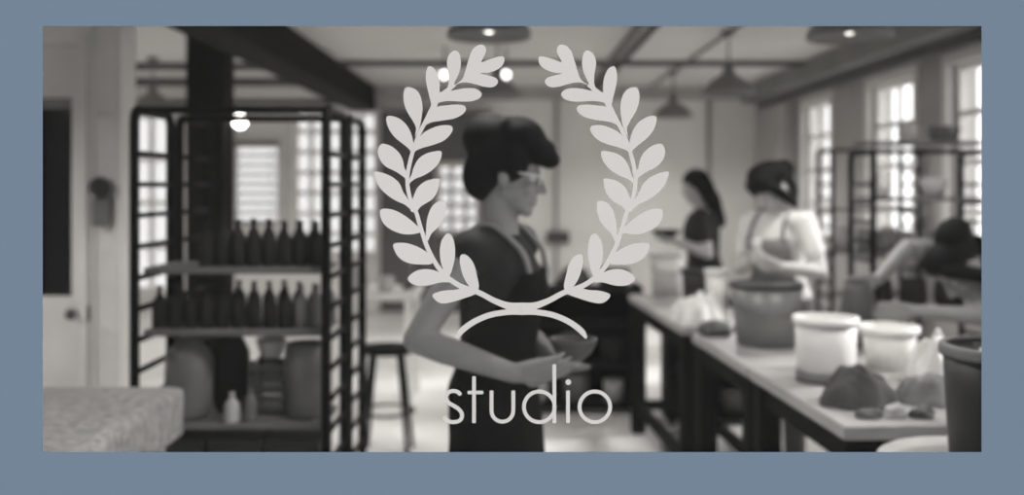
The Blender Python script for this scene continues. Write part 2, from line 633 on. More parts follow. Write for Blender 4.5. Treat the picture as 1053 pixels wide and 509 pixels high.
LEAVES = [
    ca([(262, 142), (286, 122), (303, 70), (315, 36), (335, 19), (352, 20), (359, 36), (352, 54), (345, 71), (372, 62), (400, 54), (415, 58), (410, 80), (392, 95), (366, 104), (341, 106), (368, 113), (390, 121), (395, 135), (380, 148), (352, 147), (312, 136), (285, 134)]),
    ca([(232, 165), (243, 140), (243, 110), (238, 75), (245, 48), (262, 36), (275, 43), (281, 70), (277, 100), (263, 132), (252, 158)]),
    ca([(200, 172), (222, 163), (250, 160), (290, 152), (325, 153), (344, 166), (340, 181), (318, 191), (285, 193), (240, 191), (205, 198), (190, 200)]),
    ca([(178, 262), (186, 225), (190, 205), (180, 160), (173, 125), (175, 97), (183, 84), (200, 92), (213, 120), (216, 150), (213, 185), (205, 215), (190, 250)]),
    ca([(160, 272), (180, 252), (190, 228), (205, 210), (232, 205), (265, 202), (290, 205), (297, 217), (285, 233), (260, 245), (220, 252), (186, 258)]),
    ca([(140, 300), (143, 275), (134, 254), (119, 230), (108, 205), (104, 175), (110, 152), (125, 149), (145, 158), (158, 180), (163, 210), (160, 242), (154, 272)]),
    ca([(126, 365), (146, 318), (163, 292), (185, 278), (215, 267), (245, 266), (256, 275), (250, 292), (230, 312), (200, 325), (165, 335), (142, 345)]),
    ca([(118, 375), (127, 348), (105, 325), (80, 305), (61, 280), (52, 255), (55, 238), (80, 240), (105, 255), (122, 278), (132, 305), (134, 332)]),
    ca([(116, 450), (130, 415), (136, 395), (150, 370), (170, 355), (195, 347), (220, 346), (220, 366), (210, 386), (190, 406), (165, 421), (138, 432)]),
    ca([(116, 445), (108, 428), (80, 408), (50, 393), (31, 370), (25, 345), (33, 326), (46, 323), (70, 332), (92, 352), (103, 375), (108, 398), (120, 420)]),
    ca([(126, 530), (131, 500), (137, 480), (150, 455), (175, 437), (213, 430), (213, 450), (206, 475), (190, 496), (160, 514), (145, 530)]),
    ca([(136, 530), (108, 510), (85, 500), (55, 481), (30, 456), (18, 430), (15, 409), (40, 412), (70, 425), (92, 445), (103, 470), (116, 490)]),
    cb_([(163, 125), (120, 131), (80, 120), (50, 100), (36, 75), (37, 49), (70, 48), (100, 60), (130, 80), (152, 99), (166, 112)]),
    cb_([(184, 150), (185, 118), (188, 82), (200, 46), (220, 25), (246, 22), (250, 46), (243, 80), (226, 105), (203, 128), (192, 150)]),
    cb_([(204, 226), (165, 229), (130, 225), (100, 210), (83, 186), (79, 162), (115, 158), (150, 168), (176, 181), (200, 200)]),
    cb_([(246, 262), (239, 240), (232, 215), (230, 180), (237, 148), (255, 127), (272, 140), (280, 180), (277, 218), (268, 252), (258, 270)]),
    cb_([(268, 285), (230, 288), (190, 298), (155, 298), (130, 285), (127, 270), (150, 251), (180, 244), (212, 248), (240, 262)]),
    cb_([(330, 305), (310, 275), (300, 246), (295, 215), (300, 197), (320, 200), (340, 225), (350, 260), (358, 300), (350, 315)]),
    cb_([(345, 326), (302, 342), (265, 353), (235, 356), (212, 342), (208, 326), (240, 315), (277, 312), (310, 306), (340, 312)]),
]
STEM = ca([(262, 140), (246, 153), (228, 166), (206, 186), (188, 222), (172, 255), (156, 285), (144, 315), (132, 350), (123, 385), (117, 420), (117, 450), (122, 480), (131, 510)]) + \
    cb_([(153, 60), (163, 95), (174, 130), (186, 165), (203, 202), (226, 240), (256, 272), (298, 300), (345, 316), (372, 328), (405, 346), (445, 362), (475, 370), (497, 370.5)])
SW = [4.2] * 14 + [4.2, 4.3, 4.5, 4.6, 4.6, 4.8, 5, 5.4, 5.6, 5.6, 5.8, 7, 10.2, 10.8]
TAIL = cb_([(497, 385), (450, 385), (395, 394), (350, 412), (318, 432), (296, 452), (285, 471)])
TW = [5.5, 5.8, 6, 6, 6.2, 6, 2.2]


def ribbon(pts, widths):
    """outline of a stroke of varying width"""
    L_, R_ = [], []
    n = len(pts)
    for i, p in enumerate(pts):
        a = pts[max(0, i - 1)]
        b = pts[min(n - 1, i + 1)]
        dx, dy = b[0] - a[0], b[1] - a[1]
        l = math.hypot(dx, dy) or 1
        nx, ny = -dy / l, dx / l
        w = widths[i] / 2
        L_.append((p[0] + nx * w, p[1] + ny * w))
        R_.append((p[0] - nx * w, p[1] - ny * w))
    return L_ + R_[::-1]


def fine(pts, widths, sub=4):
    q = catmull([(p[0], p[1]) for p in pts], sub, False)
    ws = []
    for i in range(len(pts) - 1):
        for k in range(sub):
            ws.append(widths[i] + (widths[i + 1] - widths[i]) * k / sub)
    ws.append(widths[-1])
    return q, ws


MIRX = 536.2
wreath = empty('laurel_window_sticker', (0, 0, 0), 'pale laurel wreath of two branches on the window glass', 'window sticker')
for side in (0, 1):
    mb = MB()
    shapes = [catmull(l, 5) for l in LEAVES]
    q, w_ = fine(STEM, SW)
    shapes.append(ribbon(q, w_))
    q, w_ = fine(TAIL, TW)
    shapes.append(ribbon(q, w_))
    for k, s in enumerate(shapes):
        if side:
            s = [(2 * MIRX - x, y) for x, y in s]
        (flat_ribbon if k >= len(LEAVES) else flat_shape)(mb, s, dy=0.00001 * k)
    mb.build('branch', M['vinyl'], wreath)


def cl(l):
    return [(440 + x / 5.09, 360 + y / 5.09) for x, y in l]


def stroke(mb, pts, w=20.5, k=0, sub=6, smooth=True):
    """w in crop pixels"""
    q = cl(pts)
    if smooth and len(q) > 2:
        q, ws = fine(q, [w / 5.09] * len(q), sub)
    else:
        ws = [w / 5.09] * len(q)
    flat_ribbon(mb, ribbon(q, ws), dy=0.00001 * k)


def annulus(mb, c, R, w, k=0, n=56):
    bm = mb.bm
    rings = []
    for r in (R, R - w):
        pl = [px2w(cl([(c[0] + r * math.cos(2 * PI * i / n), c[1] + r * math.sin(2 * PI * i / n))])[0]) for i in range(n)]
        rings.append(pl)
    seq = [(rings[0], YS0 + 0.00001 * k), (rings[1], YS0 + 0.00001 * k), (rings[1], YS1), (rings[0], YS1)]
    mb.quad_rings([[V((x, y, z)) for x, z in pl] for pl, y in seq], False, False, True)


lett = empty('lettering_window_sticker', (0, 0, 0), 'thin pale lowercase lettering reading studio on the glass below the wreath', 'window sticker')
mb = MB()
stroke(mb, [(172, 236), (157, 220), (135, 214), (112, 219), (97, 236), (95, 257), (108, 275), (132, 290), (158, 306), (176, 328), (178, 352), (164, 370), (136, 377), (106, 371), (82, 348)])
mb.build('letter', M['vinyl'], lett)
mb = MB()
stroke(mb, [(241.5, 137), (241.5, 382)], 20, 0)
stroke(mb, [(208, 222), (290, 222)], 18, 1)
mb.build('letter', M['vinyl'], lett)
mb = MB()
cpts = [(333, 212), (333, 318)] + [(390 - 57 * math.cos(a), 318 + 57 * math.sin(a)) for a in [PI * i / 12 for i in range(1, 12)]] + [(447, 318), (447, 212)]
stroke(mb, cpts, 20, 0, smooth=False)
mb.build('letter', M['vinyl'], lett)
mb = MB()
annulus(mb, (583, 297), 90, 20, 0)
stroke(mb, [(662, 75), (662, 382)], 20, 1)
mb.build('letter', M['vinyl'], lett)
mb = MB()
stroke(mb, [(733.5, 212), (733.5, 382)], 20, 0)
flat_shape(mb, cl([(735 + 15 * math.cos(2 * PI * i / 20), 168 + 15 * math.sin(2 * PI * i / 20)) for i in range(20)]), 0)
mb.build('letter', M['vinyl'], lett)
mb = MB()
annulus(mb, (874, 297), 90, 20, 0)
mb.build('letter', M['vinyl'], lett)


# ------------------------------------------------------------------ ware racks
RW, RD = 0.67, 0.36        # width and depth of a rack


def make_rack(loc, label, H=1.815, W=RW, D=RD):
    r = empty('ware_rack', loc, label, 'rack', 'black steel ware racks')
    t = 0.018
    for x in (0, W):
        mb = MB()
        c = 0.045
        pts = [(x, 0, 0.06), (x, 0, H - c)] + [(x, c - c * math.cos(a), H - c + c * math.sin(a)) for a in (PI / 8, PI / 4, 3 * PI / 8)] + [(x, c, H)]
        pts += [(x, D - c, H)] + [(x, D - c + c * math.sin(a), H - c + c * math.cos(a)) for a in (PI / 8, PI / 4, 3 * PI / 8)] + [(x, D, H - c), (x, D, 0.06)]
        mb.tube(pts, t, 8)
        z = RZ0
        while z < H - 0.09:
            mb.tube([(x, 0, z), (x, D, z)], 0.011, 6)
            z += RSTEP
        mb.build('side_frame', M['rack'], r)
    MB().tube([(0, 0.05, H), (W, 0.05, H)], 0.0135, 8).build('top_rail', M['rack'], r)
    for y in (0.0, D):
        MB().tube([(0, y, 0.12), (W, y, 0.12)], 0.012, 8).build('bottom_rail', M['rack'], r)
    for x in (0, W):
        for y in (0, D):
            mb = MB()
            mb.tube([(x - 0.013, y, 0.032), (x + 0.013, y, 0.032)], 0.0315, 14)
            mb.tube([(x, y, 0.03), (x, y, 0.075)], 0.01, 8)
            mb.build('caster', M['rack'], r)
    return r


RSTEP = 0.11
RZ0 = 0.707 - 0.024 - 0.012 - 5 * RSTEP
R1 = (-1.32, 3.40)
make_rack((R1[0], R1[1], 0), 'black steel ladder rack at the left, holding two rows of dark bottles')
make_rack((-1.32, 3.86, 0), 'black steel ladder rack directly behind the rack with the bottles')
R3 = (2.06, 5.55)
make_rack((R3[0], R3[1], 0), 'black steel ladder rack at the right, between the leaning person and the windows', 1.74)
make_rack((2.47, 7.5, 0), 'farther black steel ladder rack beside the window wall, behind the apron woman', 1.815)


def board(x0, y0, z, label, L=RW - 0.04, D=0.30):
    """z = upper surface"""
    mb = MB().box(-L / 2, L / 2, -D / 2, D / 2, -0.022, 0, 0.003)
    o = mb.build('ware_board', M['board'])
    o.location = (x0, y0, z)
    return tag(o, label, 'board', 'ware boards on the racks')


B1C = (R1[0] + RW / 2, R1[1] + RD / 2)
bz_ = [RZ0 + 0.012 + 0.024 + RSTEP * k for k in range(16)]
ZU, ZM, ZL, ZD = bz_[10], bz_[8], bz_[5], bz_[3]
board(*B1C, ZU, 'upper wooden board on the front left rack, carrying the shorter double row of bottles')
board(*B1C, ZM, 'middle wooden board on the front left rack, carrying the longer double row of bottles')
board(*B1C, ZL, 'lower wooden board on the front left rack, carrying the big jars')
board(*B1C, ZD, 'lowest wooden board on the front left rack, carrying the added dark boxes')


def bottle_profile(r, h, nk=0.32):
    return [(r * 0.94, 0), (r, h * 0.05), (r, h * 0.55), (r * 0.86, h * 0.66), (r * 0.5, h * 0.76), (r * nk, h * 0.82), (r * nk, h * 0.95), (r * 0.42, h * 0.96), (r * 0.42, h),
            (r * 0.26, h), (r * 0.22, h * 0.8), (r * 0.01 + 0.001, h * 0.78)]


protos = {}


def bottle(x, y, z, kind, label, group, s=1.0, m=None):
    key = (kind, m)
    if key not in protos:
        if kind == 'tall':
            mb = MB().lathe(bottle_profile(0.0265, 0.16), n=18)
        else:
            mb = MB().lathe(bottle_profile(0.0265, 0.152, 0.3), n=18)
        o = mb.build('clay_bottle', M[m or 'clay_dark'])
        protos[key] = o
        first = True
    else:
        o = protos[key].copy()
        COL.objects.link(o)
    o.location = (x, y, z)
    o.scale = (s, s, s)
    o.rotation_euler = (0, 0, random.random() * 6)
    return tag(o, label, 'bottle', group)


for row, (yy, rn) in enumerate(((3.49, 'front'), (3.66, 'back'))):
    for i in range(8):
        x = at(211 + i * 16.2, 0, 3.49).x + (0.016 if row else 0.004)
        if x > -0.69:
            continue
        bottle(x, yy, ZU + 0.0005, 'tall', 'dark bottle, %s from the left in the %s row on the upper rack board' % (ORD[i], rn), 'bottles on the upper board', 0.98 + 0.06 * random.random())
for row, (yy, rn) in enumerate(((3.49, 'front'), (3.66, 'back'))):
    for i in range(11):
        x = -1.265 + i * 0.0565 + (0.012 if row else 0)
        if x > -0.675:
            continue
        mm = 'clay_mid' if (i >= 9) else 'clay_dark'
        bottle(x, yy, ZM + 0.0005, 'short', '%s bottle, %s from the left in the %s row on the middle rack board' % ('grey' if mm == 'clay_mid' else 'dark', ORD[i], rn), 'bottles on the middle board', 0.92 + 0.1 * random.random(), mm)


def vessel(name, prof, loc, m, label, cat, n=32, group=None):
    """prof: outer profile bottom to top; wall thickness added inward"""
    t = 0.008
    inner = [(max(0.002, r - t), max(z, 0.012)) for r, z in reversed(prof)]
    inner.append((0.002, 0.012))
    o = MB().lathe([(0.002, 0)] + prof + inner, n=n).build(name, m)
    o.location = loc
    return tag(o, label, cat, group)


e = 0.0006
vessel('clay_jar', [(0.066, 0), (0.078, 0.02), (0.086, 0.12), (0.083, 0.21), (0.066, 0.25), (0.045, 0.272), (0.048, 0.285)], (-1.17, 3.525, ZL + e), M['clay_mid'], 'large grey clay jar with rounded shoulders at the left end of the lower rack board', 'jar')
vessel('clay_jar', [(0.05, 0), (0.062, 0.02), (0.07, 0.15), (0.066, 0.22), (0.045, 0.265), (0.035, 0.28), (0.038, 0.295)], (-1.05, 3.64, ZL + e), M['clay_dark'], 'dark tall clay jar behind the large grey jar on the lower rack board', 'jar')
vessel('clay_jar', [(0.068, 0), (0.076, 0.02), (0.082, 0.12), (0.083, 0.2), (0.076, 0.262), (0.072, 0.268)], (-0.747, 3.545, ZL + e), M['clay_mid'], 'wide grey clay jar at the right end of the lower rack board', 'jar')
vessel('small_bottle', bottle_profile(0.027, 0.105)[:9], (-0.995, 3.455, ZL + e), M['clay_light'], 'small white bottle standing at the front of the lower rack board', 'bottle')
vessel('small_bottle', bottle_profile(0.023, 0.12)[:9], (-0.935, 3.475, ZL + e), M['clay_mid'], 'small grey bottle just right of the white bottle on the rack', 'bottle')
# woven crate on the lower board
cr = empty('open_crate', (-0.90, 3.64, ZL + e), 'dark slatted crate between the jars on the lower rack board', 'crate')
mb = MB()
for k in range(5):
    z = 0.008 + k * 0.037
    for (x0, x1, y0, y1) in ((-0.068, 0.068, -0.072, -0.066), (-0.068, 0.068, 0.066, 0.072), (-0.068, -0.062, -0.066, 0.066), (0.062, 0.068, -0.066, 0.066)):
        mb.box(x0, x1, y0, y1, z, z + 0.026)
mb.build('slats', M['clay_mid'], cr)
mb = MB()
for x in (-0.06, 0.05):
    for y in (-0.066, 0.056):
        mb.box(x, x + 0.01, y, y + 0.01, 0, 0.195)
mb.box(-0.061, 0.061, -0.065, 0.065, 0.0, 0.007)
mb.build('frame', M['clay_dark'], cr)
vessel('clay_funnel_pot', [(0.03, 0), (0.04, 0.01), (0.056, 0.06), (0.058, 0.07)], (-0.90, 3.64, ZL + 0.197), M['clay_light'], 'pale flared pot sitting on top of the dark slatted crate', 'pot')
for i, (x, lab) in enumerate(((-1.19, 'left'), (-0.985, 'middle'), (-0.78, 'right'))):  # boxes added to darken the space under the shelf, where shade falls
    c0 = empty('shade_box', (x, B1C[1], ZD + e), 'added dark box, %s of three filling the shade under the jars' % lab, 'crate', 'added dark boxes on the lowest board')
    MB().box(-0.094, 0.094, -0.13, 0.13, 0, 0.14, 0.008).build('body', M['drum'], c0)
    MB().box(-0.097, 0.097, -0.133, 0.133, 0.1405, 0.16, 0.005).build('lid', M['drum'], c0)

# right racks: boards and pots
b3 = (R3[0] + RW / 2, R3[1] + RD / 2)
for k, lab in ((12, 'top wooden board on the right rack, with pale tubs'), (9, 'second wooden board of the right rack, with grey pots'), (6, 'third wooden board of the right rack, with dark pots'), (3, 'lowest wooden board of the right rack, with a crate')):
    board(*b3, bz_[k], lab)
o = MB().box(-0.34, 0.34, -0.15, 0.15, 0, 0.02, 0.003).build('ware_board', M['board'])
o.location = (b3[0], b3[1], 1.782)
tag(o, 'wooden board laid across the very top of the right rack', 'board', 'ware boards on the racks')
tz = 1.8025
vessel('clay_pot', [(0.04, 0), (0.06, 0.05), (0.055, 0.1), (0.045, 0.12)], (2.33, 5.72, tz), M['clay_light'], 'pale round pot on the very top of the right rack', 'pot')
vessel('clay_pot', [(0.07, 0), (0.09, 0.06), (0.09, 0.09)], (2.55, 5.74, tz), M['clay_mid'], 'wide grey pot on the very top of the right rack', 'pot')
vessel('clay_pot', [(0.05, 0), (0.07, 0.1), (0.06, 0.15)], (2.16, 5.72, bz_[12] + e), M['plastic'], 'left white tub on the top inside board of the right rack', 'tub')
vessel('clay_pot', [(0.05, 0), (0.08, 0.08), (0.075, 0.12)], (2.48, 5.72, bz_[12] + e), M['clay_light'], 'right pale pot on the top inside board of the right rack', 'pot')
for i, x in enumerate((2.14, 2.3, 2.46, 2.6)):
    vessel('clay_pot', [(0.04, 0), (0.062, 0.06), (0.05, 0.12), (0.055, 0.13)], (x, 5.72, bz_[9] + e), M['clay_mid'], 'grey pot, %s from the left on the second board of the right rack' % ORD[i], 'pot', group='pots on the right rack')
for i, x in enumerate((2.16, 2.36, 2.56)):
    vessel('clay_pot', [(0.05, 0), (0.08, 0.07), (0.07, 0.16), (0.06, 0.18)], (x, 5.72, bz_[6] + e), M['clay_dark'], 'dark pot, %s from the left on the third board of the right rack' % ORD[i], 'pot', group='pots on the right rack')
b4 = (2.47 + RW / 2, 7.5 + RD / 2)
for k, lab in ((11, 'top wooden board on the farther right rack'), (8, 'second wooden board on the farther right rack'), (5, 'low wooden board on the farther right rack')):
    board(*b4, bz_[k], lab)
for i, x in enumerate((2.61, 2.79, 2.97)):
    vessel('clay_pot', [(0.05, 0), (0.08, 0.08), (0.06, 0.17), (0.065, 0.18)], (x, 7.68, bz_[8] + e), M['clay_light'], 'pale pot, %s from the left on the farther right rack' % ORD[i], 'pot', group='pots on the farther right rack')

# ------------------------------------------------------------------ plaster wedging table, front left
wt = empty('wedging_table', (-1.62, 2.74, 0), 'low wedging table with a thick rough plaster slab and white legs at bottom left', 'table')
WX0, WX1, WY0, WY1 = -0.55, 0.54, -0.62, 0.48
MB().box(WX0, WX1, WY0, WY1, 0.72, 0.885, 0.022).build('slab', M['plaster'], wt)
MB().box(WX0 + 0.05, WX1 - 0.05, WY0 + 0.05, WY1 - 0.05, 0.65, 0.7195).build('apron_rail', M['white'], wt)
for x in (WX0 + 0.09, WX1 - 0.09):
    for y in (WY0 + 0.09, WY1 - 0.09):
        MB().box(x - 0.028, x + 0.028, y - 0.028, y + 0.028, 0, 0.6495, 0.004).build('leg', M['white'], wt)

# ------------------------------------------------------------------ work tables, right
TZ = 0.86


def ex(y):
    return 0.735 + (6.1 - y) * 0.0646


def work_table(y0, y1, W, label, mtop='table'):
    t = empty('work_table', ((ex(y0) + ex(y1)) / 2 + W / 2, (y0 + y1) / 2, 0), label, 'table', 'work tables in a row')
    t.rotation_euler = (0, 0, math.atan(0.0646))
    L2 = (y1 - y0) / 2
    MB().box(-W / 2, W / 2, -L2, L2, TZ - 0.042, TZ, 0.006).build('table_top', M[mtop], t)
    for x in (-W / 2 + 0.055, W / 2 - 0.055):
        for y in (-L2 + 0.055, L2 - 0.055):
            MB().box(x - 0.042, x + 0.042, y - 0.042, y + 0.042, 0, TZ - 0.0425, 0.004).build('leg', M['timber'], t)
    for x in (-W / 2 + 0.055, W / 2 - 0.055):
        MB().box(x - 0.02, x + 0.02, -L2 + 0.1, L2 - 0.1, TZ - 0.13, TZ - 0.043).build('rail', M['timber'], t)
        MB().box(x - 0.02, x + 0.02, -L2 + 0.1, L2 - 0.1, 0.14, 0.20).build('stretcher', M['timber'], t)
    for y in (-L2 + 0.055, L2 - 0.055):
        MB().box(-W / 2 + 0.1, W / 2 - 0.1, y - 0.02, y + 0.02, TZ - 0.13, TZ - 0.043).build('rail', M['timber'], t)
        MB().box(-W / 2 + 0.1, W / 2 - 0.1, y - 0.02, y + 0.02, 0.14, 0.20).build('stretcher', M['timber'], t)
    return t


work_table(2.80, 3.70, 0.80, 'nearest pale-topped work table with black timber legs, under the wrapped clay')
work_table(3.72, 4.55, 0.78, 'second pale-topped work table, under the big grey bucket')
work_table(4.75, 6.15, 0.46, 'far narrow work table beside the apron woman, with buckets on it')


def bucket(name, loc, r0, r1, h, m, label, rim=True, handle=True, lid=None, cat='bucket', hz=None):
    b = empty(name, loc, label, cat)
    t = 0.006
    MB().lathe([(0.002, 0), (r0, 0), (r0 + (r1 - r0) * 0.5, h * 0.5), (r1, h), (r1 - t, h), (r0 + (r1 - r0) * 0.5 - t, h * 0.5), (r0 - t, 0.01), (0.002, 0.01)], n=36).build('body', m, b)
    if rim:
        k = 24
        mb = MB()
        hr = 0.012 if 'metal' in name else 0.02
        mb.lathe([(r1 + 0.001, h - hr - 0.002), (r1 + hr * 0.4, h - hr), (r1 + hr * 0.4, h + 0.004), (r1 - t - 0.002, h + 0.006), (r1 - t - 0.002, h - 0.0)], n=36, closed=True)
        mb.build('rim', lid or m, b)
    if handle:
        pts = [((r1 + 0.012) * math.cos(a) * 1.0, -(r1 + 0.02) * math.sin(a) * 0.95, h - 0.05 - 0.07 * math.sin(a)) for a in [PI * i / 14 for i in range(15)]]
        MB().tube(pts, 0.003, 6).build('handle', M['steel'], b)
    return b


def tab(px, y):
    return V(((px - CX) / F * y, y, TZ + 0.0008))


bucket('metal_bucket', tab(788, 4.20), 0.125, 0.155, 0.262, M['metal'], 'big grey metal bucket on the second work table', lid=M['drum'])
bucket('plastic_bucket', tab(849, 3.42), 0.098, 0.106, 0.222, M['plastic'], 'white plastic bucket with a grey band at its foot', handle=False)
mb = MB().lathe([(0.0995, 0.002), (0.1005, 0.04), (0.1025, 0.04), (0.1015, 0.002)], n=36, closed=True)
ob = mb.build('foot_band', M['clay_mid'], [o for o in SC.objects if o.name.startswith('plastic_bucket')][-1])
bucket('plastic_basin', tab(914, 3.66), 0.078, 0.103, 0.155, M['plastic'], 'short white basin with a wide rim behind the wrapped clay', handle=False)
bucket('plastic_bucket', tab(686, 6.02), 0.088, 0.105, 0.27, M['clay_light'], 'pale bucket at the far end of the far work table', handle=True)
bucket('plastic_bucket', tab(719, 5.62), 0.09, 0.10, 0.2, M['drum'], 'dark bucket on the far work table right of the pale bucket', handle=False)
bucket('plastic_tub', tab(737, 5.36), 0.055, 0.062, 0.22, M['plastic'], 'narrow white tub on the far work table beside the apron woman', handle=False)


# crumpled plastic sheets and wrapped clay
def lump(name, loc, size, m, label, cat, seed, amp=0.3, sub=5, creases=2.2, flat=0.55):
    """a crumpled heap: folded ridges over a flattened mound, standing on its own base"""
    mb = MB()
    bmesh.ops.create_icosphere(mb.bm, subdivisions=sub, radius=1.0)
    sh = V((seed * 1.7, seed * 3.1, seed * 0.9))
    for v in mb.bm.verts:
        n = v.co.normalized()
        big = mnoise.noise(n * 1.3 + sh)
        fold = mnoise.ridged_multi_fractal(n * creases + sh, 0.9, 2.1, 4, 1.0, 2.0) - 1.1
        p = n * (1 + amp * (0.7 * big + 0.32 * fold))
        z = p.z
        if z < -flat:
            z = -flat
        v.co = V((p.x * size[0], p.y * size[1], z * size[2]))
    zmin = min(v.co.z for v in mb.bm.verts)
    for v in mb.bm.verts:
        v.co.z -= zmin
    for f in mb.bm.faces:
        f.smooth = True
    o = mb.build(name, m)
    o.location = loc
    return tag(o, label, cat)


def drape(name, loc, size, m, label, cat, seed, fold=0.35, dirn=0.6, freq=3.0, lean=0.3):
    '''cloth or film thrown over a mound: long folds running along one direction, hem flared out on the table'''
    mb = MB()
    n, rr = 112, 40
    sh = V((seed * 1.3, seed * 2.7, seed * 0.7))
    ca_, sa_ = math.cos(dirn), math.sin(dirn)
    rings = []
    for j in range(rr + 1):
        q = 0.02 + 0.98 * j / rr
        row = []
        for k in range(n):
            t = 2 * PI * k / n
            x, y = q * math.cos(t), q * math.sin(t)
            u, v = x * ca_ + y * sa_, -x * sa_ + y * ca_
            wv = mnoise.noise(V((u * 0.9, v * 0.9, 0)) + sh)
            f = math.sin((v + 0.35 * wv) * freq * PI + 2 * wv) * 0.5 + 0.6 * mnoise.noise(V((u * 1.6, v * 6.5, 3)) + sh)
            body_ = max(0.0, 1 - q ** 3.4)
            z = body_ * (0.78 + lean * x) + fold * f * (0.25 + 0.75 * body_) * min(1, (1.02 - q) * 6) * 0.5
            z += 0.25 * body_ * mnoise.noise(V((x * 2.2, y * 2.2, 5)) + sh)
            edge = 1 + 0.16 * mnoise.noise(V((math.cos(t) * 2, math.sin(t) * 2, 8)) + sh) + 0.05 * math.sin(t * 9 + seed)
            row.append(V((x * edge * size[0], y * edge * size[1], max(0.004, z * size[2]))))
        rings.append(row)
    base = [V((p.x * 0.97, p.y * 0.97, 0.0)) for p in rings[-1]]
    mb.quad_rings(rings + [base], True)
    o = mb.build(name, m)
    o.location = loc
    return tag(o, label, cat)


drape('plastic_sheet', tab(716, 4.96), (0.15, 0.17, 0.15), M['sheet'], 'crumpled clear plastic sheet heaped on the near end of the far work table', 'plastic sheet', 3, 0.38, 0.9, 3)
lump('clay_block', tab(735, 4.45), (0.075, 0.06, 0.045), M['clay_wet'], 'dark lump of clay on the far corner of the second work table', 'clay', 5, 0.25)
drape('wrapped_clay', tab(884, 3.06), (0.125, 0.105, 0.12), M['cloth_dark'], 'dark cloth-wrapped clay mound on the nearest work table', 'wrapped clay', 14, 0.34, 2.3, 3.6, -0.15)
drape('grey_cloth', tab(953, 3.10), (0.105, 0.095, 0.095), M['clay_mid'], 'crumpled grey cloth lying between the dark wrapped clay and the dark bin', 'cloth', 27, 0.5, 0.3, 3.2, 0.1)
drape('plastic_bag', tab(956, 3.42), (0.10, 0.09, 0.17), M['sheet'], 'pale crumpled plastic bag beside the short white basin', 'plastic bag', 21, 0.45, 0.4, 3)
for i, (px, y, sz, m_, lab) in enumerate(((893, 2.875, (0.038, 0.02, 0.018), 'clay_mid', 'small grey scrap of clay at the left on the near table edge'),
                                          (921, 2.88, (0.034, 0.022, 0.026), 'clay_light', 'pale middle scrap of clay on the near table edge'),
                                          (948, 2.875, (0.034, 0.022, 0.022), 'clay_wet', 'dark scrap of clay at the right on the near table edge'))):
    lump('clay_scrap', tab(px, y), sz, M[m_], lab, 'clay', 31 + i, 0.6, sub=4)

# glaze barrel with lid, dark drum on it
gb = empty('glaze_barrel', (1.14, 2.37, 0), 'pale-lidded round barrel at the bottom right in front of the near table', 'barrel')
MB().lathe([(0.002, 0), (0.20, 0), (0.215, 0.1), (0.225, 0.45), (0.22, 0.84), (0.002, 0.84)], n=40).build('body', M['clay_light'], gb)
MB().lathe([(0.002, 0.8405), (0.238, 0.8405), (0.24, 0.85), (0.236, 0.874), (0.225, 0.88), (0.002, 0.88)], n=40).build('lid', M['clay_light'], gb)
db = bucket('dark_bin', (1.215, 2.36, 0.8808), 0.142, 0.158, 0.275, M['drum'], 'dark bin with a pale rolled rim at the right edge of the view', lid=M['clay_mid'], handle=False, cat='bin')
lump('bin_liner', (1.215, 2.36, 0.8808 + 0.14), (0.11, 0.11, 0.09), M['sheet'], 'pale crumpled liner inside the dark bin', 'bin liner', 41, 0.5)

# stuff under and behind the tables
def low_unit(x0, y0, w, label, top=0.84):
    us = empty('low_shelf_unit', (x0, y0, 0), label, 'shelf unit')
    for x in (-w, w):
        MB().box(x - 0.012, x + 0.012, -0.2, 0.2, 0, top + 0.02).build('side_panel', M['timber'], us)
    for z in (0.06, 0.33, 0.6, top):
        MB().box(-w + 0.013, w - 0.013, -0.2, 0.2, z - 0.02, z).build('shelf', M['beam'], us)
    MB().box(-w + 0.013, w - 0.013, 0.185, 0.199, 0.061, top - 0.021).build('back_panel', M['timber'], us)


low_unit(0.45, 6.75, 0.42, 'low dark shelf unit full of tubs behind the standing woman')
low_unit(1.33, 6.45, 0.30, 'low dark shelf unit beyond the end of the far work table', 0.78)
vessel('clay_tub', [(0.07, 0), (0.085, 0.1), (0.085, 0.17)], (1.2, 6.4, 0.331), M['clay_light'], 'pale tub on the dark shelf unit beyond the far work table', 'tub')
vessel('clay_tub', [(0.07, 0), (0.08, 0.1), (0.08, 0.15)], (1.45, 6.4, 0.061), M['clay_mid'], 'grey tub on the bottom of the shelf unit beyond the far work table', 'tub')
for i, (x, z, m_, r, hh, lab) in enumerate((
        (0.17, 0.061, 'clay_light', 0.085, 0.18, 'pale tub at the left on the bottom shelf of the low unit'),
        (0.44, 0.061, 'clay_mid', 0.09, 0.2, 'grey tub at the middle of the bottom shelf of the low unit'),
        (0.70, 0.061, 'clay_light', 0.07, 0.15, 'small pale tub at the right on the bottom shelf of the low unit'),
        (0.16, 0.331, 'clay_mid', 0.08, 0.18, 'grey tub at the left on the middle shelf of the low unit'),
        (0.42, 0.331, 'clay_light', 0.07, 0.2, 'pale tub at the middle shelf centre of the low unit'),
        (0.70, 0.331, 'clay_dark', 0.085, 0.17, 'dark tub at the right on the middle shelf of the low unit'),
        (0.16, 0.841, 'clay_dark', 0.09, 0.15, 'dark pot at the left on top of the low unit'),
        (0.70, 0.841, 'clay_dark', 0.11, 0.13, 'wide dark pot at the right on top of the low unit'))):
    vessel('clay_tub', [(r * 0.85, 0), (r, hh * 0.6), (r, hh)], (x, 6.7, z), M[m_], lab, 'tub')
lump('cloth_bundle', (0.42, 6.72, 0.841), (0.12, 0.09, 0.09), M['cloth_dark'], 'dark cloth bundle between the pots on the low unit', 'cloth', 51, 0.5)
lump('clay_bag', (1.2, 4.15, 0.0), (0.12, 0.11, 0.13), M['clay_light'], 'pale bag of clay on the floor under the second work table', 'bag', 61, 0.3)
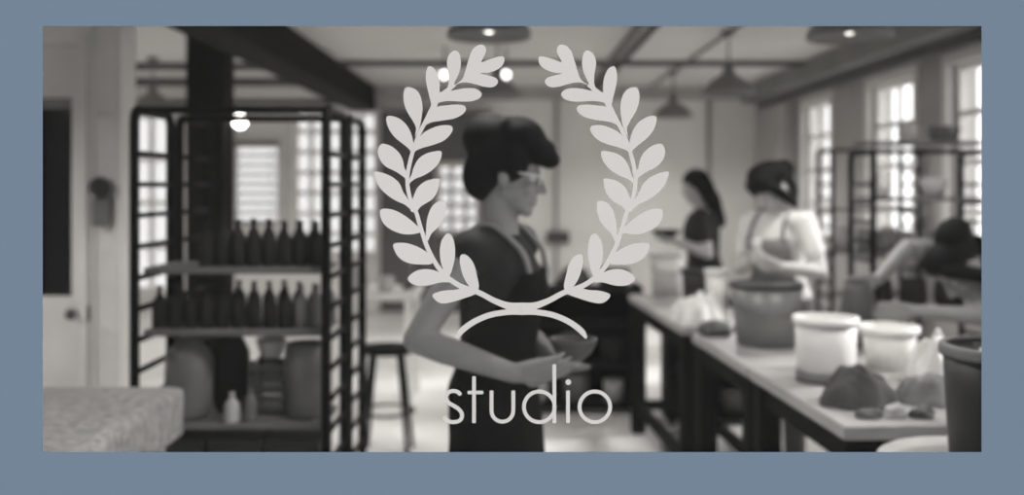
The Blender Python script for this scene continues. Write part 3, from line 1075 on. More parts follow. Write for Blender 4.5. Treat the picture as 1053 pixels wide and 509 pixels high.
lump('clay_bag', (0.98, 5.5, 0.0), (0.13, 0.15, 0.12), M['clay_mid'], 'grey bag of clay on the floor under the far work table', 'bag', 63, 0.3)
bucket('plastic_bucket', (1.25, 3.25, 0.0), 0.11, 0.13, 0.3, M['drum'], 'dark bucket on the floor under the nearest work table')

# table at the left behind the racks
st = empty('side_table', (-0.98, 6.95, 0), 'pale side table behind the racks, left of the standing woman', 'table')
MB().box(-0.3, 0.32, -0.35, 0.35, 0.76, 0.80, 0.005).build('table_top', M['white'], st)
for x in (-0.25, 0.27):
    for y in (-0.3, 0.3):
        MB().box(x - 0.022, x + 0.022, y - 0.022, y + 0.022, 0, 0.7595).build('leg', M['panel'], st)
vessel('clay_pot', [(0.05, 0), (0.075, 0.07), (0.06, 0.15), (0.065, 0.16)], (-1.08, 6.85, 0.8008), M['clay_light'], 'pale pot at the left on the side table behind the racks', 'pot')
vessel('clay_pot', [(0.045, 0), (0.06, 0.06), (0.05, 0.11)], (-0.88, 6.8, 0.8008), M['clay_light'], 'low pale pot in the middle of the side table behind the racks', 'pot')
vessel('clay_pot', [(0.04, 0), (0.05, 0.1), (0.03, 0.17), (0.032, 0.2)], (-0.74, 6.95, 0.8008), M['clay_mid'], 'tall grey pot at the right on the side table behind the racks', 'pot')


def stool(x, y, H, label):
    s = empty('work_stool', (x, y, 0), label, 'stool')
    MB().lathe([(0.002, H - 0.035), (0.15, H - 0.035), (0.165, H - 0.02), (0.16, H), (0.002, H)], n=28).build('seat', M['timber'], s)
    for k in range(4):
        a = PI / 4 + k * PI / 2
        MB().tube([(0.19 * math.cos(a), 0.19 * math.sin(a), 0), (0.11 * math.cos(a), 0.11 * math.sin(a), H - 0.036)], 0.013, 8).build('leg', M['timber'], s)
    n = 16
    rr = 0.19 - 0.08 * 0.25 / H
    MB().tube([(rr * math.cos(2 * PI * i / n), rr * math.sin(2 * PI * i / n), 0.25) for i in range(n)] + [(rr, 0, 0.25)], 0.008, 6).build('foot_ring', M['timber'], s)
    return s


stool(-0.72, 5.6, 0.62, 'dark work stool standing right of the racks on the pale floor')


# ------------------------------------------------------------------ lamps
def pendant(x, y, label, power=42):
    p = empty('pendant_lamp', (x, y, ZC), label, 'lamp', 'dome pendant lamps')
    zb = 2.26 - ZC
    MB().tube([(0, 0, -0.02), (0, 0, zb + 0.24)], 0.008, 8).build('rod', M['pipe'], p)
    MB().lathe([(0.002, 0), (0.055, 0), (0.05, -0.03), (0.002, -0.035)], n=20).build('ceiling_cap', M['pipe'], p)
    R = 0.205
    prof = [(R, 0), (R * 0.97, 0.03), (R * 0.82, 0.075), (R * 0.6, 0.115), (R * 0.36, 0.145), (0.045, 0.165), (0.04, 0.25), (0.012, 0.255)]
    inn = [(max(0.01, r - 0.006), z - 0.005) for r, z in reversed(prof)]
    MB().lathe(prof + inn, (0, 0, zb), 36, True).build('lamp_shade', M['shade'], p)
    MB().ball((0, 0, zb + 0.055), 0.038, 16).build('bulb', M['bulb'], p)
    L_ = bpy.data.lights.new('lamp_light', 'SPOT')
    L_.spot_size = math.radians(166)
    L_.spot_blend = 0.5
    L_.energy = power
    L_.shadow_soft_size = 0.04
    L_.color = (1, 0.985, 0.96)
    lo_ = bpy.data.objects.new('lamp_light', L_)
    COL.objects.link(lo_)
    lo_.parent = p
    lo_.location = (0, 0, zb - 0.02)
    return p


pendant(1.63, 4.7, 'nearest dome pendant lamp of the right row, cut by the top of the window')
pendant(1.69, 7.6, 'middle dome pendant lamp of the right row, above the two far women')
pendant(1.69, 10.2, 'smallest, farthest dome pendant lamp of the right row')
pendant(1.60, 2.6, 'added unseen dome lamp brightening the nearest work table')  # out of view, added to brighten the room
pendant(-0.115, 2.9, 'added unseen dome lamp brightening the floor near the shop window')  # also added above the view for more light
for y_, lab_ in ((3.6, 'nearest'), (6.2, 'middle'), (9.2, 'farthest')):  # this whole row is made up to brighten the left side and partition
    pendant(-3.4, y_, '%s added dome lamp brightening the left side, beyond the dark column and racks' % lab_, 70 if y_ < 4 else 45)
pendant(-0.11, 4.67, 'nearest dome pendant lamp of the middle row, above the wreath gap')
pendant(-0.12, 7.9, 'farther dome pendant lamp of the middle row, above the standing woman', 45)


def spot(px, py, y, label):
    c = at(px, py, y)
    s = empty('ceiling_spotlight', (c.x, c.y, ZC), label, 'spotlight', 'small bright ceiling spotlights')
    dz = c.z - ZC
    MB().tube([(0, 0.06, 0), (0, 0.06, dz)], 0.008, 8).build('stem', M['pipe'], s)
    MB().lathe([(0.03, 0), (0.05, 0.06), (0.045, 0.061), (0.026, 0.002)], (0, 0, 0), 18, True)
    MB().tube([(0, 0.10, dz), (0, 0.0, dz)], [0.03, 0.045], 18).build('lamp_head', M['shade'], s)
    MB().ball((0, -0.004, dz), (0.038, 0.014, 0.038), 16).build('bulb', M['bulb'], s)


spot(457, 77, 8.4, 'small bright spotlight near the top of the left laurel branch')
spot(520, 77, 8.4, 'small bright spotlight above the standing woman, between the branch tips')
bl_ = empty('bare_bulb_lamp_mount', (-1.99, 6.95, 2.0), 'small bare bulb lamp fixed to the dark column above the racks', 'lamp')
MB().tube([(-0.04, 0, 0), (0.03, -0.03, 0.0)], 0.014, 10).build('arm', M['pipe'], bl_)
MB().ball((0.06, -0.05, 0.0), 0.05, 16).build('bulb', glow_mat('bare_bulb', 12), bl_)


# ------------------------------------------------------------------ people
def hand_mesh(mb, wrist, d, nrm, curl, side, s=1.0, spread=0.12):
    """palm + five bent fingers. d: wrist->knuckles, nrm: direction the palm faces, side: +1 thumb lies along d x nrm, -1 opposite"""
    d = V(d).normalized()
    nrm = V(nrm)
    nrm = (nrm - d * nrm.dot(d)).normalized()
    t = d.cross(nrm).normalized() * side       # towards the thumb
    w = V(wrist)
    Ls = [0.070, 0.078, 0.072, 0.058]
    kn = [0.088, 0.090, 0.085, 0.077]
    offs = [0.031, 0.0105, -0.0105, -0.031]
    for o_, L_, k in zip(offs, Ls, kn):
        base = w + t * (o_ * 0.55 * s)
        kp = w + d * (k * s) + t * (o_ * s)
        mb.limb([base, (base + kp) / 2, kp], [0.0135 * s, 0.0130 * s, 0.0105 * s], 10)
        cur = kp
        ang = 0.0
        fd = (d + t * (o_ * spread * 20 * 0.25)).normalized()
        segs = (0.45, 0.31, 0.24)
        rad = (0.0088, 0.0080, 0.0072, 0.0062)
        for q, sg in enumerate(segs):
            ang += curl * (0.8, 1.0, 0.7)[q]
            dd = fd * math.cos(ang) + nrm * math.sin(ang)
            nx = cur + dd * (L_ * sg * s)
            mb.limb([cur, nx], [rad[q] * s, rad[q + 1] * s], 10)
            cur = nx
    # thumb from the side of the palm near its base
    p0 = w + d * 0.022 * s + t * 0.020 * s
    p1 = p0 + (d * 0.55 + t * 0.75 + nrm * 0.25).normalized() * 0.040 * s
    p2 = p1 + (d * 0.85 + t * 0.35 + nrm * (0.2 + curl * 0.5)).normalized() * 0.032 * s
    p3 = p2 + (d * 0.95 + t * 0.05 + nrm * (0.2 + curl * 0.8)).normalized() * 0.026 * s
    mb.limb([p0, p1, p2, p3], [0.015 * s, 0.0115 * s, 0.0095 * s, 0.0075 * s], 10)


def head_mesh(mb, c, f, u, s=1.0):
    f = V(f).normalized()
    u = V(u)
    u = (u - f * u.dot(f)).normalized()
    r = f.cross(u).normalized()
    c = V(c)
    ax = (r, f, u)

    def P(a, b, h_):
        return c + (r * a + f * b + u * h_) * s

    mb.ball(P(0, -0.012, 0.036), (0.074 * s, 0.094 * s, 0.080 * s), 24, ax)
    mb.ball(P(0, 0.026, -0.038), (0.058 * s, 0.060 * s, 0.066 * s), 20, ax)
    mb.limb([P(-0.045, -0.005, -0.045), P(-0.02, 0.055, -0.088), P(0.02, 0.055, -0.088), P(0.045, -0.005, -0.045)], [0.018 * s, 0.017 * s, 0.017 * s, 0.018 * s], 12)
    mb.ball(P(0, 0.068, -0.092), (0.022 * s, 0.017 * s, 0.017 * s), 12, ax)
    mb.limb([P(0, 0.082, 0.016), P(0, 0.096, -0.008), P(0, 0.106, -0.027)], [0.0085 * s, 0.0095 * s, 0.0115 * s], 12)
    for sx in (-1, 1):
        mb.ball(P(sx * 0.011, 0.092, -0.031), 0.0085 * s, 10)
        mb.ball(P(sx * 0.038, 0.06, -0.026), (0.024 * s, 0.02 * s, 0.022 * s), 12, ax)
        mb.limb([P(sx * 0.014, 0.079, 0.026), P(sx * 0.045, 0.064, 0.026)], [0.0095 * s, 0.010 * s], 10)
        mb.ball(P(sx * 0.076, -0.008, -0.006), (0.009 * s, 0.018 * s, 0.031 * s), 12, ax)
    mb.limb([P(-0.021, 0.078, -0.056), P(0, 0.086, -0.054), P(0.021, 0.078, -0.056)], [0.006 * s, 0.0075 * s, 0.006 * s], 10)
    mb.limb([P(-0.018, 0.077, -0.067), P(0, 0.084, -0.068), P(0.018, 0.077, -0.067)], [0.006 * s, 0.008 * s, 0.006 * s], 10)
    return P, ax


def ring(c, r, f, a, b, n=24, exp=2.4):
    out = []
    for k in range(n):
        t = 2 * PI * k / n
        ct, st = math.cos(t), math.sin(t)
        x = a * math.copysign(abs(ct) ** (2 / exp), ct)
        y = b * math.copysign(abs(st) ** (2 / exp), st)
        out.append(c + r * x + f * y)
    return out


# torso rings: fraction along the spine, half width, half depth, forward offset
TORSO = [(-0.10, 0.10, 0.075, 0.0), (-0.02, 0.158, 0.105, -0.008), (0.07, 0.165, 0.108, -0.008), (0.2, 0.142, 0.094, 0.0), (0.36, 0.122, 0.086, 0.004), (0.52, 0.132, 0.094, 0.004),
         (0.68, 0.146, 0.106, 0.010), (0.8, 0.152, 0.098, 0.004), (0.9, 0.142, 0.078, -0.006), (0.97, 0.095, 0.060, -0.012), (1.02, 0.055, 0.05, -0.008)]


def spine_pt(S, t):
    """S = list of four points pelvis, waist, chest, neck base"""
    if t <= 0:
        return S[0] + (S[0] - S[1]).normalized() * (-t) * (S[3] - S[0]).length
    T = [0, 0.36, 0.74, 1.0]
    for i in range(3):
        if t <= T[i + 1] or i == 2:
            q = (t - T[i]) / (T[i + 1] - T[i])
            return S[i] + (S[i + 1] - S[i]) * q


def torso_rings(S, fwd_lo, fwd_hi, infl=0.0, t0=-1, t1=2, scale=1.0):
    rings = []
    for (t, a, b, off) in TORSO:
        if t < t0 - 1e-6 or t > t1 + 1e-6:
            continue
        c = spine_pt(S, t)
        up = (spine_pt(S, min(1.0, t + 0.1)) - spine_pt(S, max(0.0, t - 0.1))).normalized()
        k = min(1, max(0, t))
        f = V(fwd_lo) * (1 - k) + V(fwd_hi) * k
        f = (f - up * f.dot(up)).normalized()
        r = f.cross(up).normalized()
        rings.append(ring(c + f * off, r, f, a * scale + infl, b * scale + infl))
    return rings


def person(name, label, loc, J, look, vox=0.006):
    """J: joints in world coordinates; look: clothing spec"""
    base = V(loc)
    R = lambda p: V(p) - base
    S = [R(p) for p in J['spine']]
    root = empty(name, loc, label, 'person')
    sc = look.get('scale', 1.0)
    skin = M[look.get('skin', 'skin')]
    body = MB()
    body.quad_rings(torso_rings(S, J['f_lo'], J['f_hi'], 0, scale=sc))
    P, ax = head_mesh(body, R(J['head']), J['hf'], J['hu'], look.get('hs', 1.0))
    body.limb([S[3] - (S[3] - S[2]).normalized() * 0.02, P(0, -0.02, -0.05)], [0.056, 0.05], 16)
    ARM = [0.050, 0.044, 0.038, 0.033, 0.025]
    for sd in ('l', 'r'):
        sh, el, wr = R(J['sh_' + sd]), R(J['el_' + sd]), R(J['wr_' + sd])
        body.limb([S[3] * 0.65 + sh * 0.35 - V((0, 0, 0.02)), sh, (sh + el) / 2, el, el + (wr - el) * 0.3, wr], [0.05, 0.052, 0.044, 0.037, 0.039, 0.026], 16)
        hd, hn, cu = J['hand_' + sd]
        hand_mesh(body, wr + V(hd).normalized() * 0.008, hd, hn, cu, 1 if sd == 'l' else -1)
        hp, kn, an = R(J['hip_' + sd]), R(J['kn_' + sd]), R(J['an_' + sd])
        body.limb([hp, (hp + kn) / 2, kn, kn + (an - kn) * 0.3, an], [0.085, 0.07, 0.052, 0.055, 0.036], 16)
        toe = V(J['toe']).normalized() if 'toe' in J else V(J['f_lo'])
        body.limb([an - toe * 0.03 + V((0, 0, -0.045)), an + toe * 0.06 + V((0, 0, -0.05)), an + toe * 0.15 + V((0, 0, -0.055))], [0.033, 0.034, 0.026], 12)
    body.build('body', skin, root, vox, 4)
    # eyes
    for sx in (-1, 1):
        eb = MB().ball(P(sx * 0.031, 0.070, 0.006), 0.0125, 14).build('eye', M['eye'], root)
        MB().ball(P(sx * 0.031, 0.0785, 0.006), 0.0055, 10).build('iris', M['iris'], eb)
    # hair
    hb = MB()
    look['hair'](hb, P, ax)
    hb.build('hair', M['hair'], root, 0.007, look.get('hair_smooth', 2))
    # shirt
    sb = MB()
    sb.quad_rings(torso_rings(S, J['f_lo'], J['f_hi'], 0.012, 0.0, 0.97, sc))
    slv = look.get('sleeve', 0.45)
    for sd in ('l', 'r'):
        sh, el, wr = R(J['sh_' + sd]), R(J['el_' + sd]), R(J['wr_' + sd])
        pts = [S[3] * 0.62 + sh * 0.38 - V((0, 0, 0.022)), sh]
        rad = [0.056, 0.064]
        if slv > 0:
            pts.append(sh + (el - sh) * min(1, slv))
            rad.append(0.062 - 0.012 * min(1, slv))
        if slv > 1:
            pts.append(el + (wr - el) * (slv - 1))
            rad.append(0.042)
        sb.limb(pts, rad, 16)
    sb.build('shirt', look['shirt'], root, 0.008, 3)
    # trousers
    tb = MB()
    tb.quad_rings(torso_rings(S, J['f_lo'], J['f_hi'], 0.010, -0.1, 0.2, sc))
    for sd in ('l', 'r'):
        hp, kn, an = R(J['hip_' + sd]), R(J['kn_' + sd]), R(J['an_' + sd])
        tb.limb([hp, (hp + kn) / 2, kn, an + (kn - an) * 0.1], [0.098, 0.084, 0.068, 0.058], 16)
    tb.build('trousers', look['trousers'], root, 0.010, 3)
    for sd in ('l', 'r'):
        an = R(J['an_' + sd])
        toe = V(J['toe']).normalized() if 'toe' in J else V(J['f_lo'])
        z0 = -base.z
        mb_ = MB()
        mb_.limb([an - toe * 0.03 + V((0, 0, -0.04)), an + toe * 0.06 + V((0, 0, -0.045)), an + toe * 0.155 + V((0, 0, -0.05))], [0.040, 0.041, 0.034], 14)
        for v in mb_.bm.verts:
            v.co.z = max(v.co.z, 0.001)
        mb_.build('shoe', M['shoe'], root, 0.006, 2)
    # apron: a wrapped front sheet with straps
    if look.get('apron'):
        ap = MB()
        half = look.get('apron_half', 1.75)
        rows = []
        for (t, a, b, off) in TORSO:
            if t < 0.0 or t > 0.82:
                continue
            rows.append((t, a * sc + 0.026, b * sc + 0.026, off))
        n = 22
        grid = []
        low = look.get('apron_low', 0.42)
        for k in range(7):      # skirt part below the hips
            q = 1 - k / 7.0
            c = S[0] + V((0, 0, -low * q - 0.02))
            f = V(J['f_lo']).normalized()
            r = f.cross(V((0, 0, 1))).normalized()
            a, b = 0.178 + 0.035 * q, 0.128 + 0.03 * q
            if 'apron_shift' in look:
                c = c + V(look['apron_shift']) * q
            grid.append((c, r, f, a * sc + 0.01, b * sc + 0.01, half))
        for (t, a, b, off) in rows:
            c = spine_pt(S, t)
            up = (spine_pt(S, min(1.0, t + 0.1)) - spine_pt(S, max(0.0, t - 0.1))).normalized()
            f = V(J['f_lo']) * (1 - t) + V(J['f_hi']) * t
            f = (f - up * f.dot(up)).normalized()
            r = f.cross(up).normalized()
            hf = half if t < 0.4 else half - (half - 0.75) * (t - 0.4) / 0.42
            grid.append((c + f * off, r, f, a, b, hf))
        outer, inner = [], []
        for (c, r, f, a, b, hf) in grid:
            ro, ri = [], []
            for i in range(n + 1):
                th = PI / 2 - hf + 2 * hf * i / n
                ct, st_ = math.cos(th), math.sin(th)
                x = math.copysign(abs(ct) ** (2 / 2.4), ct)
                y = math.copysign(abs(st_) ** (2 / 2.4), st_)
                rp = 0.006 * math.sin(th * 9)
                ro.append(c + r * x * (a + rp) + f * y * (b + rp))
                ri.append(c + r * x * (a + rp - 0.006) + f * y * (b + rp - 0.006))
            outer.append(ro)
            inner.append(ri)
        ap.quad_rings([o_ + i_[::-1] for o_, i_ in zip(outer, inner)])
        ao = ap.build('apron', look['apron'], root)
        # straps over the shoulders
        top = outer[-1]
        for idx, sd in ((3, 'r'), (n - 3, 'l')):
            a0 = top[idx]
            shp = S[3] * 0.5 + R(J['sh_' + sd]) * 0.5 + V((0, 0, 0.045))
            c = spine_pt(S, 0.8)
            bk = c - (a0 - c) * 1.0
            bk = c + (a0 - c) - 2 * V(J['f_hi']).normalized() * (a0 - c).dot(V(J['f_hi']).normalized())
            mid1 = (a0 + shp) / 2 + V(J['f_hi']).normalized() * 0.035
            mid2 = (bk + shp) / 2 - V(J['f_hi']).normalized() * 0.035
            q = catmull3([a0, mid1, shp, mid2, bk])
            MB().tube(q, 0.008, 8).build('strap', look.get('strap', look['apron']), ao)
    return root, P, ax


def catmull3(pts, sub=5):
    out = []
    n = len(pts)
    for i in range(n - 1):
        p0, p1, p2, p3 = pts[max(0, i - 1)], pts[i], pts[i + 1], pts[min(n - 1, i + 2)]
        for k in range(sub):
            t = k / sub
            out.append(0.5 * (2 * p1 + (p2 - p0) * t + (2 * p0 - 5 * p1 + 4 * p2 - p3) * t * t + (3 * p1 - p0 - 3 * p2 + p3) * t ** 3))
    out.append(pts[-1])
    return out


# --- the woman in the middle, in profile
def hair_updo(hb, P, ax):
    hb.ball(P(0, -0.022, 0.048), (0.086, 0.098, 0.086), 24, ax)
    hb.ball(P(0, -0.072, -0.004), (0.074, 0.066, 0.082), 20, ax)
    # big rolled-up hair on top, tilting to the front
    hb.ball(P(0, -0.07, 0.098), (0.09, 0.085, 0.075), 20, ax)
    hb.ball(P(0.0, 0.005, 0.115), (0.082, 0.085, 0.062), 20, ax)
    hb.ball(P(0.0, 0.065, 0.085), (0.070, 0.06, 0.045), 18, ax)
    hb.ball(P(0.0, 0.105, 0.066), (0.05, 0.035, 0.028), 14, ax)
    for i in range(9):
        a = i * 0.7
        hb.limb([P(-0.075 + 0.02 * i, -0.09, 0.05), P(-0.05 + 0.013 * i, -0.03, 0.165 - 0.002 * i), P(-0.03 + 0.008 * i, 0.06, 0.12)], [0.014, 0.016, 0.013], 8)
    for sx in (-1, 1):
        hb.ball(P(sx * 0.06, 0.0, 0.04), (0.03, 0.055, 0.06), 14, ax)


fw = V((0.94, -0.22, 0)).normalized()
JW = dict(
    spine=[V((-0.055, 2.82, 0.93)), V((-0.05, 2.82, 1.10)), V((-0.035, 2.82, 1.27)), V((-0.035, 2.82, 1.425))],
    f_lo=(0.97, -0.2, 0), f_hi=fw, head=V((-0.008, 2.81, 1.575)), hf=(0.985, -0.08, -0.16), hu=(0.16, 0, 0.98),
    sh_r=V((-0.115, 2.665, 1.365)), el_r=V((-0.255, 2.60, 1.135)), wr_r=V((0.005, 2.55, 1.055)),
    sh_l=V((0.02, 2.985, 1.37)), el_l=V((0.02, 3.05, 1.10)), wr_l=V((0.13, 2.835, 1.035)),
    hand_r=((0.9, 0.2, 0.08), (0.1, 0.8, 0.45), 0.2), hand_l=((0.35, -0.8, 0.0), (0, 0, 1), 0.07),
    hip_l=V((-0.035, 2.91, 0.9)), kn_l=V((0.0, 2.93, 0.49)), an_l=V((-0.03, 2.95, 0.085)),
    hip_r=V((-0.075, 2.73, 0.9)), kn_r=V((-0.05, 2.71, 0.49)), an_r=V((-0.09, 2.69, 0.085)), toe=(1, -0.15, 0))
root, P, ax = person('person', 'woman in profile with a big dark updo, striped top and dark apron, holding a bowl', (-0.06, 2.82, 0.0), JW,
                     dict(skin='skin', hair=hair_updo, shirt=M['stripe'], trousers=M['denim'], sleeve=0.0, apron=M['apron'], strap=M['strap'], apron_half=2.1), 0.005)
# glasses
gm = MB()
for sx in (-1, 1):
    n = 18
    gm.tube([P(sx * 0.033 + 0.023 * math.cos(2 * PI * i / n), 0.092, 0.006 + 0.018 * math.sin(2 * PI * i / n)) for i in range(n + 1)], 0.0024, 6)
    gm.tube([P(sx * 0.056, 0.092, 0.012), P(sx * 0.074, 0.07, 0.014), P(sx * 0.080, -0.01, 0.012)], 0.003, 6)
gm.tube([P(-0.01, 0.092, 0.01), P(0, 0.1, 0.012), P(0.01, 0.092, 0.01)], 0.0022, 6)
gm.build('glasses', M['white'], root)
bowl = vessel('clay_bowl', [(0.026, 0), (0.05, 0.02), (0.065, 0.05), (0.068, 0.062)], (0.172, 2.725, 1.0585), M['clay_wet'], 'dark clay bowl held at the waist by the woman in profile', 'bowl')


# --- far woman in black, facing left
def hair_long(hb, P, ax):
    hb.ball(P(0, -0.02, 0.046), (0.085, 0.099, 0.085), 22, ax)
    hb.ball(P(0, -0.075, -0.03), (0.085, 0.055, 0.11), 18, ax)
    hb.ball(P(0, -0.095, -0.14), (0.09, 0.05, 0.12), 18, ax)
    hb.ball(P(0, -0.10, -0.24), (0.075, 0.04, 0.1), 16, ax)
    for sx in (-1, 1):
        hb.limb([P(sx * 0.07, 0.03, 0.06), P(sx * 0.085, -0.005, -0.03), P(sx * 0.085, -0.04, -0.14), P(sx * 0.07, -0.06, -0.25)], [0.026, 0.03, 0.034, 0.02], 12)


Yw = 6.95
b0 = at(722, 0, Yw).x
JF = dict(
    spine=[V((b0 + 0.02, Yw, 0.90)), V((b0 + 0.01, Yw, 1.06)), V((b0, Yw, 1.22)), V((b0 - 0.01, Yw, 1.375))],
    f_lo=(-0.96, -0.25, 0), f_hi=(-0.96, -0.25, 0), head=V((b0 - 0.05, Yw - 0.01, 1.535)), hf=(-0.93, -0.2, -0.3), hu=(-0.3, 0, 0.95),
    sh_l=V((b0 - 0.045, Yw - 0.165, 1.325)), el_l=V((b0 + 0.0, Yw - 0.21, 1.07)), wr_l=V((b0 - 0.2, Yw - 0.20, 1.155)),
    sh_r=V((b0 + 0.025, Yw + 0.165, 1.325)), el_r=V((b0 + 0.0, Yw + 0.22, 1.07)), wr_r=V((b0 - 0.2, Yw + 0.06, 1.155)),
    hand_l=((-0.85, 0.2, 0.1), (-0.1, 0.4, 0.7), 0.35), hand_r=((-0.85, -0.2, 0.1), (-0.1, -0.4, 0.7), 0.35),
    hip_l=V((b0, Yw - 0.09, 0.87)), kn_l=V((b0 - 0.02, Yw - 0.1, 0.47)), an_l=V((b0 + 0.02, Yw - 0.1, 0.085)),
    hip_r=V((b0 + 0.03, Yw + 0.09, 0.87)), kn_r=V((b0, Yw + 0.1, 0.47)), an_r=V((b0 + 0.05, Yw + 0.1, 0.085)), toe=(-1, -0.2, 0))
person('person', 'far woman with long dark hair and a black top, facing left at the back', (b0 + 0.02, Yw, 0), JF,
       dict(skin='skin_pale', hair=hair_long, shirt=M['shirt_black'], trousers=M['denim'], sleeve=0.55), 0.006)
vessel('clay_bowl', [(0.035, 0), (0.07, 0.02), (0.1, 0.05), (0.108, 0.06)], (b0 - 0.27, Yw - 0.09, 1.172), M['clay_dark'], 'wide dark bowl held out by the far woman in black', 'bowl')


# --- apron woman in a white T-shirt, facing the camera's left
def hair_bun(hb, P, ax):
    hb.ball(P(0, -0.022, 0.05), (0.09, 0.1, 0.088), 22, ax)
    hb.ball(P(0, -0.06, -0.04), (0.09, 0.07, 0.115), 18, ax)
    hb.ball(P(0, -0.125, 0.015), (0.06, 0.055, 0.06), 16, ax)
    hb.ball(P(0.02, 0.0, 0.085), (0.085, 0.08, 0.055), 16, ax)
    hb.ball(P(0, 0.05, 0.085), (0.074, 0.05, 0.045), 14, ax)
    hb.ball(P(0, 0.078, 0.055), (0.06, 0.025, 0.03), 14, ax)
    for sx in (-1, 1):
        hb.limb([P(sx * 0.062, 0.06, 0.06), P(sx * 0.082, 0.035, 0.0), P(sx * 0.08, 0.0, -0.07), P(sx * 0.075, -0.02, -0.12)], [0.03, 0.03, 0.028, 0.018], 12)


Yb = 5.25
b1 = at(797, 0, Yb).x
JB = dict(
    spine=[V((b1 + 0.03, Yb + 0.02, 0.92)), V((b1 + 0.025, Yb, 1.09)), V((b1 + 0.015, Yb - 0.01, 1.25)), V((b1 + 0.0, Yb - 0.03, 1.40))],
    f_lo=(-0.75, -0.66, 0), f_hi=(-0.72, -0.69, 0), head=V((b1 - 0.035, Yb - 0.06, 1.535)), hf=(-0.66, -0.4, -0.64), hu=(-0.5, -0.35, 0.8),
    sh_l=V((b1 + 0.115, Yb - 0.16, 1.345)), el_l=V((b1 + 0.16, Yb - 0.27, 1.10)), wr_l=V((b1 - 0.06, Yb - 0.33, 1.135)),
    sh_r=V((b1 - 0.105, Yb + 0.11, 1.345)), el_r=V((b1 - 0.17, Yb + 0.08, 1.09)), wr_r=V((b1 - 0.16, Yb - 0.14, 1.15)),
    hand_l=((-0.85, 0.1, 0.25), (-0.1, 0.7, 0.5), 0.45), hand_r=((-0.1, -0.85, 0.2), (0.4, 0.0, 0.7), 0.45),
    hip_l=V((b1 + 0.09, Yb - 0.05, 0.89)), kn_l=V((b1 + 0.08, Yb - 0.07, 0.48)), an_l=V((b1 + 0.1, Yb - 0.03, 0.085)),
    hip_r=V((b1 - 0.03, Yb + 0.09, 0.89)), kn_r=V((b1 - 0.05, Yb + 0.08, 0.48)), an_r=V((b1 - 0.03, Yb + 0.12, 0.085)), toe=(-0.75, -0.66, 0))
person('person', 'woman in a white T-shirt and grey apron, head bowed over her hands, behind the bucket', (b1 + 0.03, Yb + 0.02, 0), JB,
       dict(skin='skin_pale', hair=hair_bun, hs=1.06, shirt=M['shirt_white'], trousers=M['denim'], sleeve=0.6, apron=M['shirt_grey'], apron_half=1.1, apron_low=0.35), 0.006)
vessel('clay_cup', [(0.018, 0), (0.022, 0.02), (0.024, 0.075)], (b1 - 0.168, Yb - 0.258, 1.2), M['clay_light'], 'small pale cup in the hands of the apron woman', 'cup')


# --- person leaning in from the right edge
def hair_bent(hb, P, ax):
    hb.ball(P(0, -0.022, 0.045), (0.092, 0.104, 0.092), 22, ax)
    hb.ball(P(0, -0.085, -0.01), (0.08, 0.06, 0.09), 18, ax)
    hb.ball(P(0, -0.07, 0.10), (0.085, 0.085, 0.07), 16, ax)
    hb.ball(P(0, 0.03, 0.085), (0.085, 0.08, 0.06), 16, ax)
    hb.ball(P(0, -0.06, -0.09), (0.085, 0.07, 0.09), 16, ax)
    for sx in (-1, 1):
        hb.limb([P(sx * 0.06, 0.06, 0.06), P(sx * 0.088, 0.02, 0.0), P(sx * 0.085, -0.02, -0.08), P(sx * 0.07, 0.0, -0.15)], [0.03, 0.032, 0.03, 0.016], 12)


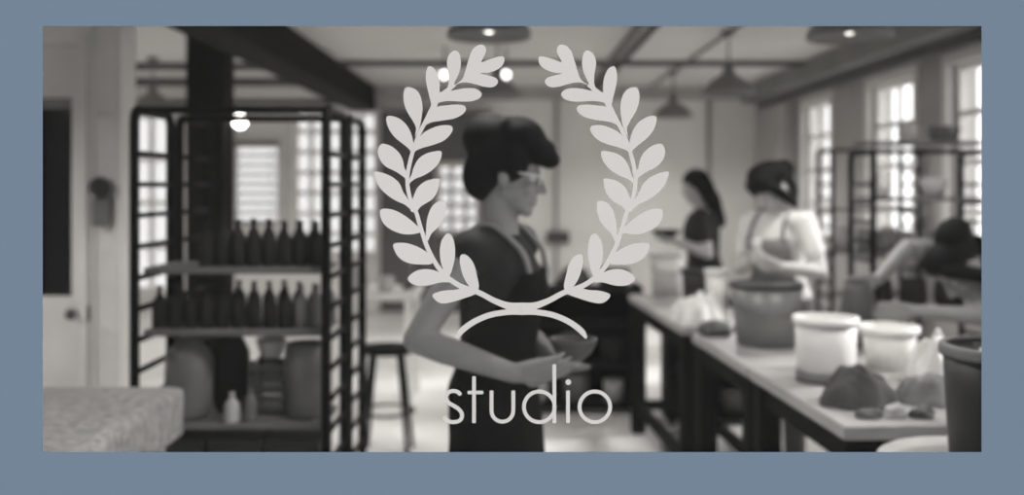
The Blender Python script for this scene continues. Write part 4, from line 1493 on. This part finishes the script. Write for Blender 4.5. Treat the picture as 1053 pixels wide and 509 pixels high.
Yp = 4.2
JP = dict(
    spine=[V((2.43, Yp, 0.66)), V((2.36, Yp, 0.85)), V((2.23, Yp, 1.02)), V((2.10, Yp, 1.17))],
    f_lo=(-0.95, 0, -0.2), f_hi=(-0.75, 0, -0.65), head=V((1.925, Yp - 0.05, 1.195)), hf=(-0.62, -0.05, -0.78), hu=(-0.78, 0, 0.62),
    sh_l=V((2.13, Yp - 0.165, 1.13)), el_l=V((2.00, Yp - 0.25, 1.01)), wr_l=V((1.67, Yp - 0.155, 1.025)),
    sh_r=V((2.05, Yp + 0.175, 1.21)), el_r=V((1.80, Yp + 0.22, 1.27)), wr_r=V((1.61, Yp + 0.075, 1.135)),
    hand_l=((-1, 0.05, 0.0), (0, 1, 0), 0.12), hand_r=((-1, -0.05, -0.2), (0, -1, 0), 0.12),
    hip_l=V((2.42, Yp - 0.1, 0.63)), kn_l=V((2.0, Yp - 0.17, 0.53)), an_l=V((2.02, Yp - 0.17, 0.085)),
    hip_r=V((2.42, Yp + 0.1, 0.63)), kn_r=V((2.0, Yp + 0.17, 0.53)), an_r=V((2.02, Yp + 0.17, 0.085)), toe=(-1, 0, 0))
person('person', 'dark-haired person leaning in from the right edge, both arms stretched to a pot', (2.43, Yp, 0), JP,
       dict(skin='skin', hair=hair_bent, hs=1.2, shirt=M['shirt_grey'], trousers=M['denim'], sleeve=0.75), 0.006)
stool(2.44, Yp, 0.515, 'dark stool under the leaning person at the right')
vessel('clay_pot', [(0.06, 0), (0.075, 0.05), (0.078, 0.14), (0.06, 0.24), (0.055, 0.28)], (1.475, 4.15, TZ + 0.0008), M['clay_wet'], 'tall dark wet pot between the hands of the leaning person', 'pot')

# ------------------------------------------------------------------ light, camera, colour
w = bpy.data.worlds.new('World')
SC.world = w
w.use_nodes = True
bg = w.node_tree.nodes['Background']
bg.inputs['Color'].default_value = (1, 0.995, 0.985, 1)
bg.inputs['Strength'].default_value = SKY

sn = bpy.data.lights.new('sun', 'SUN')
sn.energy = 9.5
sn.angle = math.radians(12)
so = bpy.data.objects.new('sun', sn)
COL.objects.link(so)
el, az = math.radians(28), math.radians(10)
so.rotation_euler = V((-math.cos(el) * math.cos(az), -math.cos(el) * math.sin(az), -math.sin(el))).to_track_quat('-Z', 'Y').to_euler()

cam = bpy.data.cameras.new('camera')
co = bpy.data.objects.new('camera', cam)
COL.objects.link(co)
co.location = (0, 0, EYE)
co.rotation_euler = (PI / 2, 0, 0)
cam.sensor_width = 36
cam.lens = 36 * F / 1053
cam.shift_y = -(254.5 - HY) / 1053
cam.shift_x = 0
cam.clip_start = 0.05
cam.dof.use_dof = True
cam.dof.focus_distance = YF + 0.002
cam.dof.aperture_fstop = 2.0
SC.camera = co

SC.view_settings.view_transform = 'Standard'
SC.view_settings.look = 'None'
SC.view_settings.exposure = 0.0
SC.view_settings.gamma = 1.0
SC.view_settings.use_curve_mapping = False
SC.cycles.use_denoising = True
SC.cycles.max_bounces = 10
SC.cycles.diffuse_bounces = 5
SC.cycles.transparent_max_bounces = 16
